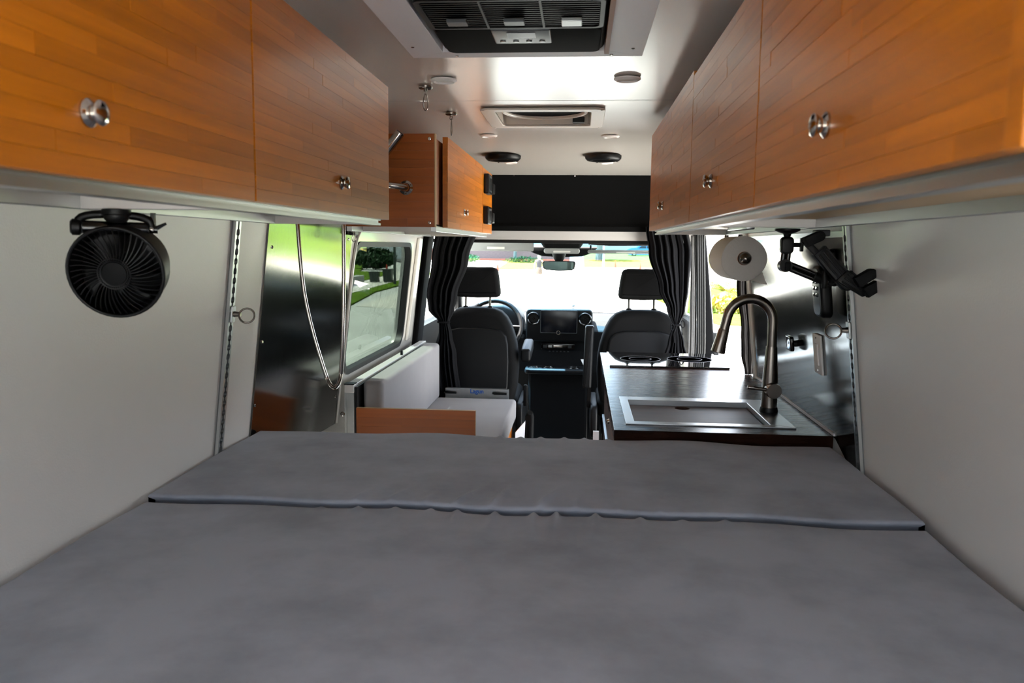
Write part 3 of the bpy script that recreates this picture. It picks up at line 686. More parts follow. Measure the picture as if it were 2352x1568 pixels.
t = thing('shower_sprayer', 'chrome cylindrical shower head poking out above the left bamboo cabinet', 'shower head', (-.53, 2.70, 1.74))
obj('body', B().tube([(-.575, 2.70, 1.70), (-.56, 2.70, 1.72), (-.497, 2.69, 1.795), (-.494, 2.69, 1.799)], [.013, .0155, .0165, .0155], 20), 'chrome', t, smooth=40)
obj('spray_face', B().tube([(-.494, 2.69, 1.799), (-.4925, 2.69, 1.801)], [.0145, .0135], 20), 'hub_grey', t, smooth=40)
b = B().tube(catmull([wl(3.185, .70, .006), wl(3.19, 1.0, .006), wl(3.195, 1.3, .006), wl(3.215, 1.44, .006), wl(3.27, 1.49, .006)], 6), .006, 8)
tag(obj('window_trim_strip', b, 'body_white', smooth=60), 'curved white edging between the steel panel and the side window', 'trim')
b = B().puffy(rrect(3.08, 3.13, 1.465, 1.495, .006, 3), .01, .035, .004, wl); tag(obj('cable_clip', b, 'black_plastic', smooth=40), 'small black clip in the top corner of the side window', 'clip')

t = thing('bench', 'aluminium bench frame with sunlit top rail under the side window', 'bench', (-.55, 3.7, 0))
obj('top_rail', B().box(-.806, -.768, 3.06, 4.56, .850, .882), 'alu_white', t, bevel=.002)  # paler metal than the posts; its sunlit brightness is partly colour
po = B().box(-.806, -.797, 3.06, 3.10, .0, .850).box(-.777, -.768, 3.06, 3.10, .0, .850).box(-.797, -.777, 3.066, 3.094, .0, .850)
obj('post', po, 'alu', t); obj('post', B().box(-.806, -.768, 4.52, 4.56, 0, .850), 'alu', t)
obj('end_cap', B().box(-.807, -.767, 3.058, 3.102, .882, .886), 'black_plastic', t)
obj('backing_panel', B().box(-.766, -.757, 3.07, 4.55, .45, .872), 'black_plastic', t)
obj('bench_box', B().box(-.766, -.275, 3.06, 4.50, 0, .455), 'frame_white', t)
bf = obj('front_face', B().box(-.275, -.262, 3.06, 4.50, .02, .45), 'bamboo', t); strips(bf, 'x', -.262, 3.06, 4.50, .02, .45, 1, 'bamboo', rows=12, seed=81)
obj('knob', B().lathe([(.008, 0), (.009, .006), (.006, .01)], (-.80, 3.02, .775), (0, -1, 0)), 'chrome', t, smooth=40)
obj('rail_pin', B().lathe([(.007, 0), (.007, .018), (.004, .022)], (-.775, 3.95, .882)), 'black_plastic', t, smooth=40)
bd = thing('bench_board', 'upright bamboo board closing the near end of the white bench', 'board', (-.5, 3.0, .4))
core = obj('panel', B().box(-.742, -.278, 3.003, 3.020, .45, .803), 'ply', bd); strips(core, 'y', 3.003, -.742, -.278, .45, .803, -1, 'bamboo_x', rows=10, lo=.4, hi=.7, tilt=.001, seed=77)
def cushion(name, label, x0, x1, y0, y1, z0, z1, r):
    o = obj(name, B().puffy(rrect(x0, x1, y0, y1, r, 5), z0, z1, r * .8, fXY), 'cushion', smooth=60); return tag(o, label, 'cushion', 'white bench cushions')
cushion('seat_cushion', 'white seat cushion lying on the bench in front of the table bracket', -.752, -.235, 3.05, 4.475, .458, .572, .022)
o = cushion('back_cushion', 'white back cushion standing along the side window', -.752, -.668, 3.13, 4.45, .575, .886, .024)
t = thing('table_bracket', 'silver table bracket with blue lettering behind the white bench cushion', 'bracket', (-.47, 4.53, .54))
obj('plate', B().box(-.652, -.284, 4.535, 4.555, .50, .614), 'alu', t, bevel=.002)
obj('top_groove', B().box(-.640, -.30, 4.538, 4.552, .614, .617), 'alu_dark', t)
for x0, x1 in ((-.655, -.585), (-.375, -.295)): obj('clamp_lever', B().tube([(x0, 4.525, .592), (x0 + .01, 4.52, .592), (x1, 4.52, .590)], [.006, .008, .0055], 10), 'black_plastic', t, smooth=50)
fc = bpy.data.curves.new('lettering', 'FONT'); fc.body = 'Lagun'; fc.size = .034; fc.extrude = .0006; fc.align_x = 'CENTER'; fc.offset = .0009
fc.materials.append(M['blue_print']); ftmp = bpy.data.objects.new('lettering', fc); C.objects.link(ftmp); bpy.context.view_layer.update()
fme = bpy.data.meshes.new_from_object(ftmp.evaluated_get(bpy.context.evaluated_depsgraph_get())); bpy.data.objects.remove(ftmp); bpy.data.curves.remove(fc)
fo = bpy.data.objects.new('lettering', fme); C.objects.link(fo); fo.parent = t; fo.location = Vector((-.468, 4.5335, .588)) - ORG[t.name]; fo.rotation_euler = (PI / 2, 0, 0); fo['label'] = 'blue lettering'

# ------------------------------------------------------------------ kitchen on the right
ZK = .892
t = thing('kitchen_cabinet', 'dark walnut kitchen cabinet with steel drawer pulls under the counter', 'cabinet', (.55, 3.2, 0))
obj('carcass', B().box(.262, .275, 2.40, 4.10, 0, ZK - .036).box(.835, .848, 2.40, 4.10, 0, ZK - .036).box(.275, .835, 2.40, 2.415, 0, ZK - .036).box(.275, .835, 4.085, 4.10, 0, ZK - .036).box(.275, .835, 2.415, 4.085, .02, .035), 'walnut', t)
for i, (a, e) in enumerate(((2.42, 2.96), (2.97, 3.51), (3.52, 4.08))):
    for z0, z1 in ((.04, .58), (.59, .845)):
        d = obj('drawer' if z0 > .3 else 'door', B().box(.246, .261, a, e, z0, z1), 'walnut', t, bevel=.002)
        obj('pull', B().box(.236, .247, a + .01, e - .01, z1 - .012, z1 + .002), 'alu', d)
obj('knob', B().lathe([(.011, 0), (.011, .004), (.006, .012)], (.246, 3.36, .70), (-1, 0, 0)), 'chrome', t, smooth=40)
b = B().box(.220, .262, 2.358, 4.13, ZK - .036, ZK).box(.768, .862, 2.358, 4.13, ZK - .036, ZK)
# countertop with a cut-out for the sink
HX0, HX1, HY0, HY1 = .278, .706, 2.458, 2.842
def ring4(o, i, z0, z1):
    return B().frame([(o[0], o[2]), (o[1], o[2]), (o[1], o[3]), (o[0], o[3])], [(i[0], i[2]), (i[1], i[2]), (i[1], i[3]), (i[0], i[3])], z0, z1, fXY)
tag(obj('countertop', ring4((.220, .852, 2.358, 4.13), (HX0, HX1, HY0, HY1), ZK - .036, ZK), 'counter', bevel=.002), 'glossy dark stained wooden countertop with sink and hob', 'countertop')
t = thing('sink', 'square steel sink set in the dark wooden counter', 'sink', (.51, 2.66, ZK - .2))
obj('rim', ring4((.259, .768, 2.440, 2.888), (.286, .698, 2.474, 2.828), ZK + .0002, ZK + .004), 'sink_steel', t, bevel=.001)
b = B().frame([(.286, 2.474), (.698, 2.474), (.698, 2.828), (.286, 2.828)], [(.2861, 2.4741), (.6979, 2.4741), (.6979, 2.8279), (.2861, 2.8279)], ZK - .18, ZK + .003, fXY)
obj('basin_wall', b, 'sink_steel', t, solid=.001)
obj('basin_floor', B().box(.286, .698, 2.474, 2.828, ZK - .182, ZK - .18), 'sink_steel', t)
obj('faucet_deck', B().hexa([(.70, 2.476, ZK + .004), (.766, 2.442, ZK + .004), (.766, 2.886, ZK + .004), (.70, 2.826, ZK + .004), (.70, 2.476, ZK + .0046), (.766, 2.442, ZK + .0046), (.766, 2.886, ZK + .0046), (.70, 2.826, ZK + .0046)]), 'sink_steel', t)
# board with finger hole
brd = rrect_like(.289, .695, 2.477, 2.825, 5); hole = [(.472 + .026 * math.cos(-PI / 4 + 2 * PI * k / 24), 2.786 + .026 * math.sin(-PI / 4 + 2 * PI * k / 24)) for k in range(24)]
tag(obj('cutting_board', B().frame(brd, hole, ZK - .030, ZK - .014, fXY), 'cut_board', bevel=.001), 'dark wooden cutting board with finger hole fitted inside the sink', 'cutting board')
# faucet
FY = 2.672
t = thing('faucet', 'brushed nickel gooseneck kitchen faucet on the sink deck', 'faucet', (.738, FY, ZK + .004))
obj('base_ring', B().lathe([(.029, 0), (.030, .004), (.027, .016), (.024, .018)], (.738, FY, ZK + .0046)), 'black_plastic', t, smooth=40)
obj('body', B().lathe([(.0255, .015), (.0255, .075), (.0245, .12), (.021, .17), (.0185, .215), (.018, .222)], (.738, FY, ZK)), 'nickel', t, smooth=50)
neck = [(.738, FY, ZK + .222), (.738, FY, 1.195)]
for k in range(1, 15):
    a = PI * .93 * k / 14; neck.append((.738 - .0735 + .0735 * math.cos(a), FY, 1.195 + .0735 * math.sin(a)))
neck.append((.583, FY, 1.165))
obj('gooseneck', B().tube(neck, .0162, 20), 'nickel', t, smooth=60)
h = obj('spray_head', B().tube([(.5835, FY, 1.167), (.582, FY, 1.162), (.573, FY, 1.125), (.566, FY, 1.092), (.5655, FY, 1.090)], [.0165, .0178, .0205, .0235, .021], 22), 'nickel', t, smooth=50)
obj('spray_button', B().hexa([(.553, FY - .006, 1.115), (.560, FY - .006, 1.113), (.560, FY + .006, 1.113), (.553, FY + .006, 1.115), (.5615, FY - .006, 1.155), (.568, FY - .006, 1.153), (.568, FY + .006, 1.153), (.5615, FY + .006, 1.155)]), 'black_plastic', h, bevel=.002)
hd = obj('handle', B().tube([(.741, FY, .973), (.743, FY - .040, .973), (.743, FY - .046, .973)], [.0255, .0255, .0235], 24), 'nickel', t, smooth=40)
obj('lever', B().tube([(.735, FY - .03, .974), (.69, FY - .032, .979), (.662, FY - .033, .983), (.659, FY - .033, .9835)], [.0065, .0062, .0075, .005], 12), 'nickel', hd, smooth=50)
# induction hob
t = thing('induction_hob', 'black glass induction hob set on the far end of the counter', 'hob', (.53, 3.86, ZK))
obj('glass', B().box(.252, .785, 3.628, 4.095, ZK + .0005, ZK + .009), 'cook_glass', t, bevel=.0015)
for (x, y, r) in ((.405, 3.86, .095), (.64, 3.88, .105)):
    for rr in (r, r * .55): obj('ring_mark', B().lathe([(rr - .0012, 0), (rr - .0012, .0003), (rr + .0012, .0003), (rr + .0012, 0)], (x, y, ZK + .009), n=48), 'ring_print', t)
# splashback, outlet, wall devices
t = thing('splashback', 'brushed steel splashback on the right wall behind the faucet', 'splashback', wr(2.8, .9, 0))
obj('sheet', B().prism([(2.17, .80), (2.36, .885), (3.40, .885), (3.40, 1.475), (2.17, 1.475)], .001, .005, wr), 'steel', t)
obj('top_seam', B().prism([(2.17, 1.462), (3.40, 1.462), (3.40, 1.478), (2.17, 1.478)], .005, .007, wr), 'alu', t)
obj('bottom_bead', B().prism([(2.36, ZK), (3.40, ZK), (3.40, ZK + .008), (2.36, ZK + .008)], .005, .009, wr), 'frame_white', t)
t = thing('wall_switch', 'white rocker light switch plate on the steel splashback', 'switch', wr(2.48, 1.06, .005))
obj('plate', B().puffy(rrect(2.425, 2.505, 1.058, 1.178, .004, 3), .005, .012, .003, wr), 'plate_white', t, smooth=40)
obj('rocker', B().prism([(2.447, 1.085), (2.483, 1.085), (2.483, 1.150), (2.447, 1.150)], .012, .0165, wr), 'plate_white', t, bevel=.0015)
for z in (1.069, 1.167): obj('screw', B().lathe([(.003, 0), (.003, .001)], wr(2.465, z, .012), (-1, 0, 0), 8), 'chrome', t)
t = thing('wall_camera', 'small black square device on a stub mount against the steel splashback', 'camera', wr(2.72, 1.09, .005))
obj('stub', B().tube([wr(2.73, 1.118, .005), wr(2.73, 1.118, .022)], .011, 14), 'black_plastic', t, smooth=40)
obj('body', B().puffy(rrect(2.69, 2.755, 1.095, 1.145, .01, 4), .020, .034, .005, wr), 'black_gloss', t, smooth=40)
t = thing('remote_control', 'black handheld remote resting in a wall cradle beside the track', 'remote', wr(2.28, 1.24, .01))
def wrr(u, v, w): return wr(u, v, w)
obj('cradle', B().puffy(rrect(2.245, 2.325, 1.33, 1.43, .012, 4), .006, .022, .005, wr), 'black_plastic', t, smooth=40)
obj('body', B().puffy(rrect(2.245, 2.325, 1.243, 1.385, .022, 5), .020, .052, .010, wr), 'black_plastic', t, smooth=50)
fp = obj('front_face', B().puffy(rrect(2.252, 2.318, 1.25, 1.378, .02, 5), .050, .0545, .002, wr), 'hub_grey', t, smooth=50)
for k in range(6): obj('button', B().puffy(rrect(2.262 + .026 * (k % 2), 2.280 + .026 * (k % 2), 1.30 + .018 * (k // 2), 1.311 + .018 * (k // 2), .003, 2), .0542, .057, .001, wr), 'black_gloss', fp, smooth=40)
# paper roll on a rod
RX, RZ, RY0, RY1 = .640, 1.398, 2.68, 2.95
t = thing('paper_roll_holder', 'nickel rod with ball end holding the paper towel roll', 'roll holder', (RX, 2.8, RZ))
obj('rod', B().cyl((RX, RY0 - .012, RZ), (RX, 3.02, RZ), .008, n=14), 'nickel', t, smooth=50)
obj('ball_end', B().lathe([(.002, -.021), (.012, -.018), (.0185, -.009), (.0205, .0), (.017, .010), (.009, .016)], (RX, RY0 - .014, RZ), (0, 1, 0), 24), 'nickel', t, smooth=70)
obj('bracket', B().tube([(RX, 3.02, RZ), (RX, 3.02, 1.46), (RX, 3.02, 1.478)], .008, 10), 'nickel', t, smooth=50)
t = thing('paper_towel_roll', 'white paper towel roll hanging under the right overhead cabinet', 'paper towels', (RX, 2.8, RZ - .075))
prof = []
def rol(a): return .0725 * (1 + .010 * math.sin(3 * a + 2.2) + .012 * math.sin(4 * a + 1.0))
n = 48; vs = []; fs = []
cols = [(.022, RY0 + .002), (.035, RY0), (.066, RY0 + .001), (.0725, RY0 + .006), (.0725, RY1 - .006), (.066, RY1), (.022, RY1)]
for r, y in cols:
    for k in range(n):
        a = 2 * PI * k / n; q = r * (rol(a) / .0725 if r > .03 else 1); vs.append((RX + q * math.cos(a), y, RZ + q * math.sin(a) + (.0 if r < .03 else -.001)))
m_ = len(cols)
for j in range(m_):
    for k in range(n): fs.append((j * n + k, j * n + (k + 1) % n, ((j + 1) % m_) * n + (k + 1) % n, ((j + 1) % m_) * n + k))
obj('roll', B().add(vs, fs), 'paper', t, smooth=50)
obj('core', B().frame([(RX + .0222 * math.cos(2 * PI * k / 24), RZ + .0222 * math.sin(2 * PI * k / 24)) for k in range(24)], [(RX + .0205 * math.cos(2 * PI * k / 24), RZ + .0205 * math.sin(2 * PI * k / 24)) for k in range(24)], RY0 + .001, RY1, fXZ), 'bamboo_dark', t, smooth=50)
fl = [[(RX + .062 + .012 * math.sin(u * 9) * v + .012 * v, RY0 + .01 + u * .25, RZ - .045 - v * .035 - .006 * math.sin(u * 7) * v) for u in [k / 12 for k in range(13)]] for v in (0, .3, .6, 1)]
obj('loose_sheet', B().sheet(fl), 'paper', t, smooth=60, solid=.0006)
# tablet arm
t = thing('tablet_arm', 'black jointed tablet holder arm hanging from the right overhead cabinet', 'tablet holder', (.68, 2.05, 1.30))
A0 = Vector((.616, 2.05, 1.480)); A1 = Vector((.616, 2.05, 1.452)); A2 = Vector((.614, 2.05, 1.392)); A3 = Vector((.690, 2.05, 1.362)); A4 = Vector((.735, 2.05, 1.385))
obj('base_plate', B().lathe([(.030, .0), (.030, -.005), (.022, -.009), (.010, -.013), (.008, -.02)], A0, n=28), 'black_plastic', t, smooth=40)
obj('ball_joint', B().tube([A0 - Vector((0, 0, .008)), A1], [.007, .008], 12), 'black_plastic', t, smooth=40)
b = B().puffy(rrect(A1.x - .0155, A1.x + .0155, A1.z - .034, A1.z + .008, .01, 4), 2.037, 2.063, .006, fXZ); s1 = obj('socket', b, 'black_plastic', t, smooth=40)
kb = B().tube([(.630, 2.05, 1.440), (.650, 2.05, 1.440)], .0055, 12).box(.648, .656, 2.044, 2.056, 1.424, 1.457); obj('clamp_knob', kb, 'black_plastic', s1, bevel=.002)
b = B().tube([A1 - Vector((.006, 0, .03)), A2 + Vector((-.006, 0, .005))], .0062, 10).tube([A1 - Vector((-.006, 0, .03)), A2 + Vector((.006, 0, .005))], .0062, 10); obj('upper_arm', b, 'black_gloss', t, smooth=50)
e_ = obj('elbow', B().tube([A2 + Vector((0, -.014, -.003)), A2 + Vector((0, .014, -.003))], .0155, 18), 'black_plastic', t, smooth=40)
obj('lever', B().box(A2.x - .004, A2.x + .010, A2.y - .022, A2.y - .014, A2.z - .016, A2.z + .006), 'black_soft', e_, bevel=.003)
dv = (A3 - A2).normalized(); pv = Vector((-dv.z, 0, dv.x))
obj('lower_arm', B().tube([A2 + dv * .012 + pv * .006, A3 + pv * .006], .0062, 10).tube([A2 + dv * .012 - pv * .006, A3 - pv * .006], .0062, 10), 'black_gloss', t, smooth=50)
s2 = obj('socket', B().tube([A3 - dv * .004, A3 + dv * .030], [.0125, .0115], 14), 'black_plastic', t, smooth=40)
obj('clamp_knob', B().tube([A3 + dv * .018 + Vector((0, -.012, -.020)), A3 + dv * .018 + Vector((0, -.016, 0)), A3 + dv * .018 + Vector((0, -.012, .022))], [.006, .0075, .006], 10), 'black_plastic', s2, smooth=50)
A5 = A3 + dv * .036
obj('ball_joint', B().tube([A3 + dv * .026, A5, A5 + Vector((.012, 0, .012))], [.008, .011, .008], 14), 'black_plastic', t, smooth=50)
# cradle: diagonal back plate with three jaws
def tab(p, q, wd, y0, y1, r=None, rd=.003, m='black_plastic', name='jaw', parent=None, sharp=False):
    """flat bar or tongue from p to q in the X-Z plane, rounded at the far end"""
    d = Vector((q[0] - p[0], q[1] - p[1])); L_ = d.length; d.normalize(); e = Vector((-d.y, d.x)); h = wd / 2
    out = [(0, -h), (L_ - h, -h)] + [(L_ - h + h * math.cos(a), h * math.sin(a)) for a in [-PI / 2 + PI * k / 8 for k in range(1, 8)]] + [(L_ - h, h), (0, h)]
    return obj(name, B().puffy(out, y0, y1, rd, lambda u, v, w: (p[0] + d.x * u + e.x * v, w, p[1] + d.y * u + e.y * v)), m, parent, smooth=40)
obj('ball_joint', B().tube([A5, (.722, 2.035, 1.366), (.728, 2.03, 1.372)], [.009, .007, .010], 12), 'black_plastic', t, smooth=50)
obj('back_mount', B().tube([(.728, 2.04, 1.385), (.728, 2.02, 1.385)], .021, 20), 'black_plastic', t, smooth=40)
tab((.646, 1.452), (.705, 1.393), .016, 2.004, 2.016, name='upper_rail', parent=t)
tab((.644, 1.446), (.687, 1.466), .024, 1.978, 2.008, m='black_soft', name='jaw', parent=t)
cr = tab((.682, 1.427), (.764, 1.336), .036, 1.998, 2.022, name='cradle', parent=t)
for k in (-1, 0, 1): tab((.689 + k * .0085, 1.424 + k * .0077), (.752 + k * .0085, 1.354 + k * .0077), .0045, 1.994, 2.0, rd=.001, name='rib', parent=cr)
lp_ = obj('lower_plate', B().puffy([(.722, 1.356), (.786, 1.318), (.800, 1.322), (.806, 1.340), (.748, 1.382)], 1.992, 2.008, .003, fXZ), 'black_plastic', t, smooth=40)
for k in range(4): tab((.735 + k * .006, 1.354 + k * .0085), (.787 + k * .005, 1.322 + k * .0065), .004, 1.988, 1.994, rd=.001, name='rib', parent=lp_)
tab((.764, 1.352), (.808, 1.380), .026, 1.970, 1.994, m='black_soft', name='jaw', parent=t)
tab((.786, 1.328), (.828, 1.356), .026, 1.970, 1.994, m='black_soft', name='jaw', parent=t)
b = B().puffy(rrect(.70, .735, 2.10, 2.14, .004, 2), 1.463, 1.479, .003, fXY); tag(obj('hinge_bracket', b, 'hub_grey', smooth=40), 'small grey bracket under the right overhead cabinet near the wall track', 'bracket')

# ------------------------------------------------------------------ curtains and door screens
def drape(name, rows, y, folds, label, cat, m, amp=.02, n=90, group=None, ph=0.0, ties=None, yrow=None):
    zs = [r[0] for r in rows]; grid = []; K = 46
    def interp(z):
        for i in range(len(rows) - 1):
            a, c = rows[i], rows[i + 1]
            if c[0] <= z <= a[0]:
                f = (a[0] - z) / (a[0] - c[0]); f = f * f * (3 - 2 * f); return [a[k] + (c[k] - a[k]) * f for k in range(1, 4)]
        return list(rows[-1][1:4])
    for i in range(K + 1):
        z = zs[0] + (zs[-1] - zs[0]) * i / K; xl, xr, am = interp(z); row = []
        for j in range(n + 1):
            u = j / n; w = math.sin(2 * PI * folds * u + ph + .5 * math.sin(3 * z + u * 4)) + .35 * math.sin(2 * PI * folds * 2.3 * u + 1 + z * 2)
            row.append((xl + (xr - xl) * u + .004 * math.cos(2 * PI * folds * u) * am / .02, y + w * am, z))
        grid.append(row)
    return grid
t = thing('curtain', 'black tied-back curtain on the right behind the passenger seat', 'curtain', (.62, 4.58, .5), 'cab curtains')
g = drape('c', [(1.545, .465, .70, .020), (1.40, .485, .725, .022), (1.20, .545, .715, .020), (1.08, .60, .70, .014), (.998, .636, .672, .008), (.90, .612, .70, .014), (.80, .585, .725, .018), (.56, .575, .74, .02)], 4.585, 6, '', '', '')
obj('cloth', B().sheet(g), 'curtain', t, smooth=80, solid=.002)
obj('tie_band', B().ring((.654, 4.585, .998), (0, 0, 1), .022, .006, 24, 8, .016), 'curtain', t, smooth=60)
obj('bow', B().ring((.690, 4.562, 1.006), (.2, -1, .2), .020, .0035, 20, 6, .012).ring((.632, 4.562, .988), (.2, -1, .2), .018, .0035, 20, 6, .010), 'curtain', t, smooth=60)
obj('tie_tail', B().tube([(.654, 4.56, .995), (.64, 4.555, .95), (.645, 4.557, .90)], .004, 6), 'curtain', t, smooth=60)
t = thing('curtain', 'black tied-back curtain on the left behind the driver seat', 'curtain', (-.65, 4.58, .5), 'cab curtains')
g = drape('c', [(1.545, -.715, -.478, .018), (1.35, -.745, -.535, .022), (1.14, -.775, -.60, .022), (1.06, -.765, -.615, .018), (.99, -.70, -.64, .008), (.92, -.70, -.625, .014), (.80, -.735, -.60, .018), (.52, -.72, -.57, .02)], 4.585, 5, '', '', '', ph=1.0)
obj('cloth', B().sheet(g), 'curtain', t, smooth=80, solid=.002)
obj('tie_band', B().ring((-.67, 4.585, .99), (0, 0, 1), .033, .006, 24, 8, .016), 'curtain', t, smooth=60)
g = drape('s', [(1.50, .722, .750, .006), (1.2, .728, .765, .010), (.95, .732, .776, .007), (.60, .735, .780, .006)], 4.62, 1.5, '', '', '')
tag(obj('door_screen', B().sheet(g), 'screen_mesh', smooth=80, solid=.002), 'crumpled light grey mesh screen strip at the front edge of the open sliding door', 'screen')
t = thing('screen_seal', 'dark ribbed rubber seal beside the light grey mesh strip', 'seal', (.79, 4.65, .4))
for k in range(4):
    obj('rib', B().tube([(.757 + k * .0115, 4.60, 1.52), (.772 + k * .0115, 4.60, 1.2), (.784 + k * .0115, 4.60, .9), (.790 + k * .0115, 4.60, .4)], .0066, 8), 'rubber', t, smooth=60)
rows = [(1.49, .770, .845, .012), (1.28, .773, .848, .012), (1.08, .800, .860, .012), (.98, .806, .866, .010), (.893, .826, .858, .006)]
g = drape('s2', rows, 3.50, 2.5, '', '', '', ph=.7)
tag(obj('rolled_screen', B().sheet(g), 'screen_brown', smooth=80, solid=.003), 'dark brown rolled insect screen hanging at the rear edge of the sliding door', 'screen')
b = B().puffy(rrect(.675, .70, 1.455, 1.50, .005, 3), 4.60, 4.63, .004, fXZ); tag(obj('belt_anchor', b, 'hub_grey', smooth=40), 'small grey belt anchor beside the top of the right curtain', 'belt anchor')

# ------------------------------------------------------------------ cab: seats
def seat(cx, label, arm, side):
    t = thing('cab_seat', label, 'seat', (cx, 4.9, 0), 'cab seats')
    # outline of the backrest seen from behind (u = x, v = z)
    half = [(.0, 1.062), (.06, 1.061), (.11, 1.056), (.15, 1.04), (.185, 1.005), (.21, .96), (.228, .91), (.245, .85), (.255, .78), (.258, .70), (.252, .60), (.235, .52), (.20, .49), (.0, .485)]
    poly = [(-u, v) for u, v in half] + [(u, v) for u, v in reversed(half[1:-1])]
    lean = lambda u, v, w: (cx + u, w + (v - .5) * .10, v)
    obj('backrest', B().puffy(poly, 4.70, 4.86, .045, lean, 5), 'seat_fabric', t, smooth=70)
    h2 = [(.0, .945), (.10, .943), (.155, .93), (.185, .90), (.197, .85), (.203, .75), (.200, .60), (.185, .545), (.0, .54)]
    p2 = [(-u, v) for u, v in h2] + [(u, v) for u, v in reversed(h2[1:-1])]
    obj('back_shell', B().puffy(p2, 4.683, 4.73, .012, lean, 4), 'seat_shell', t, smooth=60)
    hh = [(.0, 1.302), (.08, 1.303), (.108, 1.296), (.120, 1.28), (.129, 1.23), (.137, 1.17), (.139, 1.145), (.132, 1.128), (.115, 1.122), (.0, 1.118)]
    p3 = [(-u, v) for u, v in hh] + [(u, v) for u, v in reversed(hh[1:-1])]
    obj('headrest', B().puffy(p3, 4.80, 4.90, .03, lambda u, v, w: (cx + u, w + (v - 1.1) * .12, v), 5), 'seat_fabric', t, smooth=70)
    for s in (-1, 1):
        obj('headrest_post', B().cyl((cx + s * .074, 4.845, 1.04), (cx + s * .074, 4.86, 1.135), .007, n=12), 'post_metal', t, smooth=40)
        obj('post_sleeve', B().lathe([(.018, 0), (.018, .008), (.013, .014)], (cx + s * .074, 4.845, 1.055), n=16), 'black_plastic', t, smooth=40)
    obj('seat_cushion', B().puffy(rrect(cx - .25, cx + .25, 4.80, 5.32, .06, 5), .40, .53, .04, fXY), 'seat_fabric', t, smooth=70)
    bs = obj('seat_base', B().box(cx - .22, cx + .22, 4.78, 5.25, 0, .40), 'black_plastic', t, bevel=.01)
    obj('side_cover', B().puffy(rrect(4.68, 5.2, .30, .50, .05, 4), cx - arm * .27 - .02, cx - arm * .27 + .02, .012, fYZ), 'seat_shell', t, smooth=60)
    obj('belt_buckle', B().puffy(rrect(cx - arm * .30 - .012, cx - arm * .30 + .012, .47, .60, .008, 3), 4.78, 4.80, .004, fXZ), 'black_plastic', t, smooth=40)
    return t
t = seat(-.505, 'black driver seat in front of the white bench, armrest folded down', -1, -1)
obj('armrest', B().puffy(rrect(-.232, -.172, 4.72, 5.03, .018, 4), .745, .822, .018, lambda u, v, w: (u, v, w + (v - 4.7) * .10)), 'seat_shell', t, smooth=60)
t = seat(.478, 'black passenger seat beyond the kitchen counter, armrest folded up', 1, 1)
obj('armrest', B().puffy([(u, v) for u, v in rrect(.136, .190, .60, .968, .014, 4)], 4.70, 4.775, .016, lambda u, v, w: (u + (v - .6) * .03, w + (v - .6) * .12, v)), 'seat_shell', t, smooth=60)
b = B().tube([(-.165, 4.60, .20), (-.165, 4.585, .36), (-.163, 4.56, .455), (-.160, 4.535, .482)], [.024, .026, .026, .016], 16)
tag(obj('brake_lever', b, 'seat_shell', smooth=60), 'black rounded brake lever standing in the aisle beside the bench', 'lever')
b = B().hexa([(-.235, 4.42, .10), (-.20, 4.50, .10), (-.20, 4.52, .10), (-.235, 4.44, .10), (-.235, 4.42, .39), (-.185, 4.50, .44), (-.185, 4.52, .44), (-.235, 4.44, .39)])
tag(obj('base_panel', b, 'frame_white'), 'small white panel at the end of the bench by the aisle', 'panel')
t = thing('seat_base_plate', 'white slotted seat base plate at the aisle side of the kitchen cabinet', 'bracket', (.22, 4.45, .1))
obj('plate', B().box(.200, .232, 4.42, 4.44, .0, .41), 'frame_white', t)
for z in (.2, .27, .34): obj('slot', B().lathe([(.005, 0), (.005, .001)], (.216, 4.42, z), (0, -1, 0), 8), 'black_plastic', t)

# ------------------------------------------------------------------ dashboard
t = thing('dashboard', 'dark dashboard with central screen below the windscreen', 'dashboard', (0, 5.8, 0))
prof = [(6.16, 0), (5.80, 0), (5.74, .40), (5.66, .55), (5.66, .70), (5.64, .84), (5.70, .915), (5.80, .945), (6.16, .935)]
obj('body', B().prism(prof, -.83, .83, fYZ), 'dash', t, bevel=.012)
obj('cowl', B().puffy([(-.78, .84), (-.28, .84), (-.28, .93), (-.33, .99), (-.42, 1.02), (-.60, 1.02), (-.70, .99), (-.78, .92)][::1], 5.60, 5.95, .02, fXZ, 3), 'dash', t, smooth=50)
cs = obj('centre_panel', B().puffy(rrect(-.258, .202, .775, 1.002, .03, 5), 5.555, 5.70, .012, fXZ), 'black_plastic', t, smooth=50)
scn = obj('screen', B().puffy(rrect(-.155, .095, .838, .992, .006, 3), 5.540, 5.556, .003, fXZ), 'display', t, smooth=40)
obj('bezel', B().frame(rrect(-.157, .097, .836, .994, .006, 3), rrect(-.1535, .0935, .8395, .9905, .005, 3), 5.538, 5.545, fXZ), 'hub_grey', scn)
obj('home_ring', B().ring((-.032, 5.538, .840), (0, 1, 0), .0125, .0018, 24, 6), 'chrome', scn, smooth=60)
for x in (-.205, .150):
    v = obj('air_vent', B().lathe([(.030, 0), (.034, .012), (.042, .016), (.046, .010), (.047, 0)], (x, 5.557, .935), (0, -1, 0), 36), 'black_gloss', t, smooth=50)
    obj('vent_vane', B().box(x - .028, x + .028, 5.552, 5.556, .932, .938), 'black_plastic', v)
    obj('vent_knob', B().lathe([(.006, 0), (.007, .008), (.004, .012)], (x, 5.553, .935), (0, -1, 0), 14), 'black_gloss', v, smooth=50)
obj('control_strip', B().puffy(rrect(-.155, .085, .708, .752, .008, 3), 5.640, 5.662, .004, fXZ), 'black_gloss', t, smooth=40)
for x0, x1, mm in ((-.14, -.11, 'hub_grey'), (-.07, .0, 'chrome'), (.035, .06, 'hub_grey'), (-.105, -.075, 'alu')): obj('switch', B().puffy(rrect(x0, x1, .722, .742, .004, 2), 5.630, 5.642, .003, fXZ), mm, t, smooth=40)
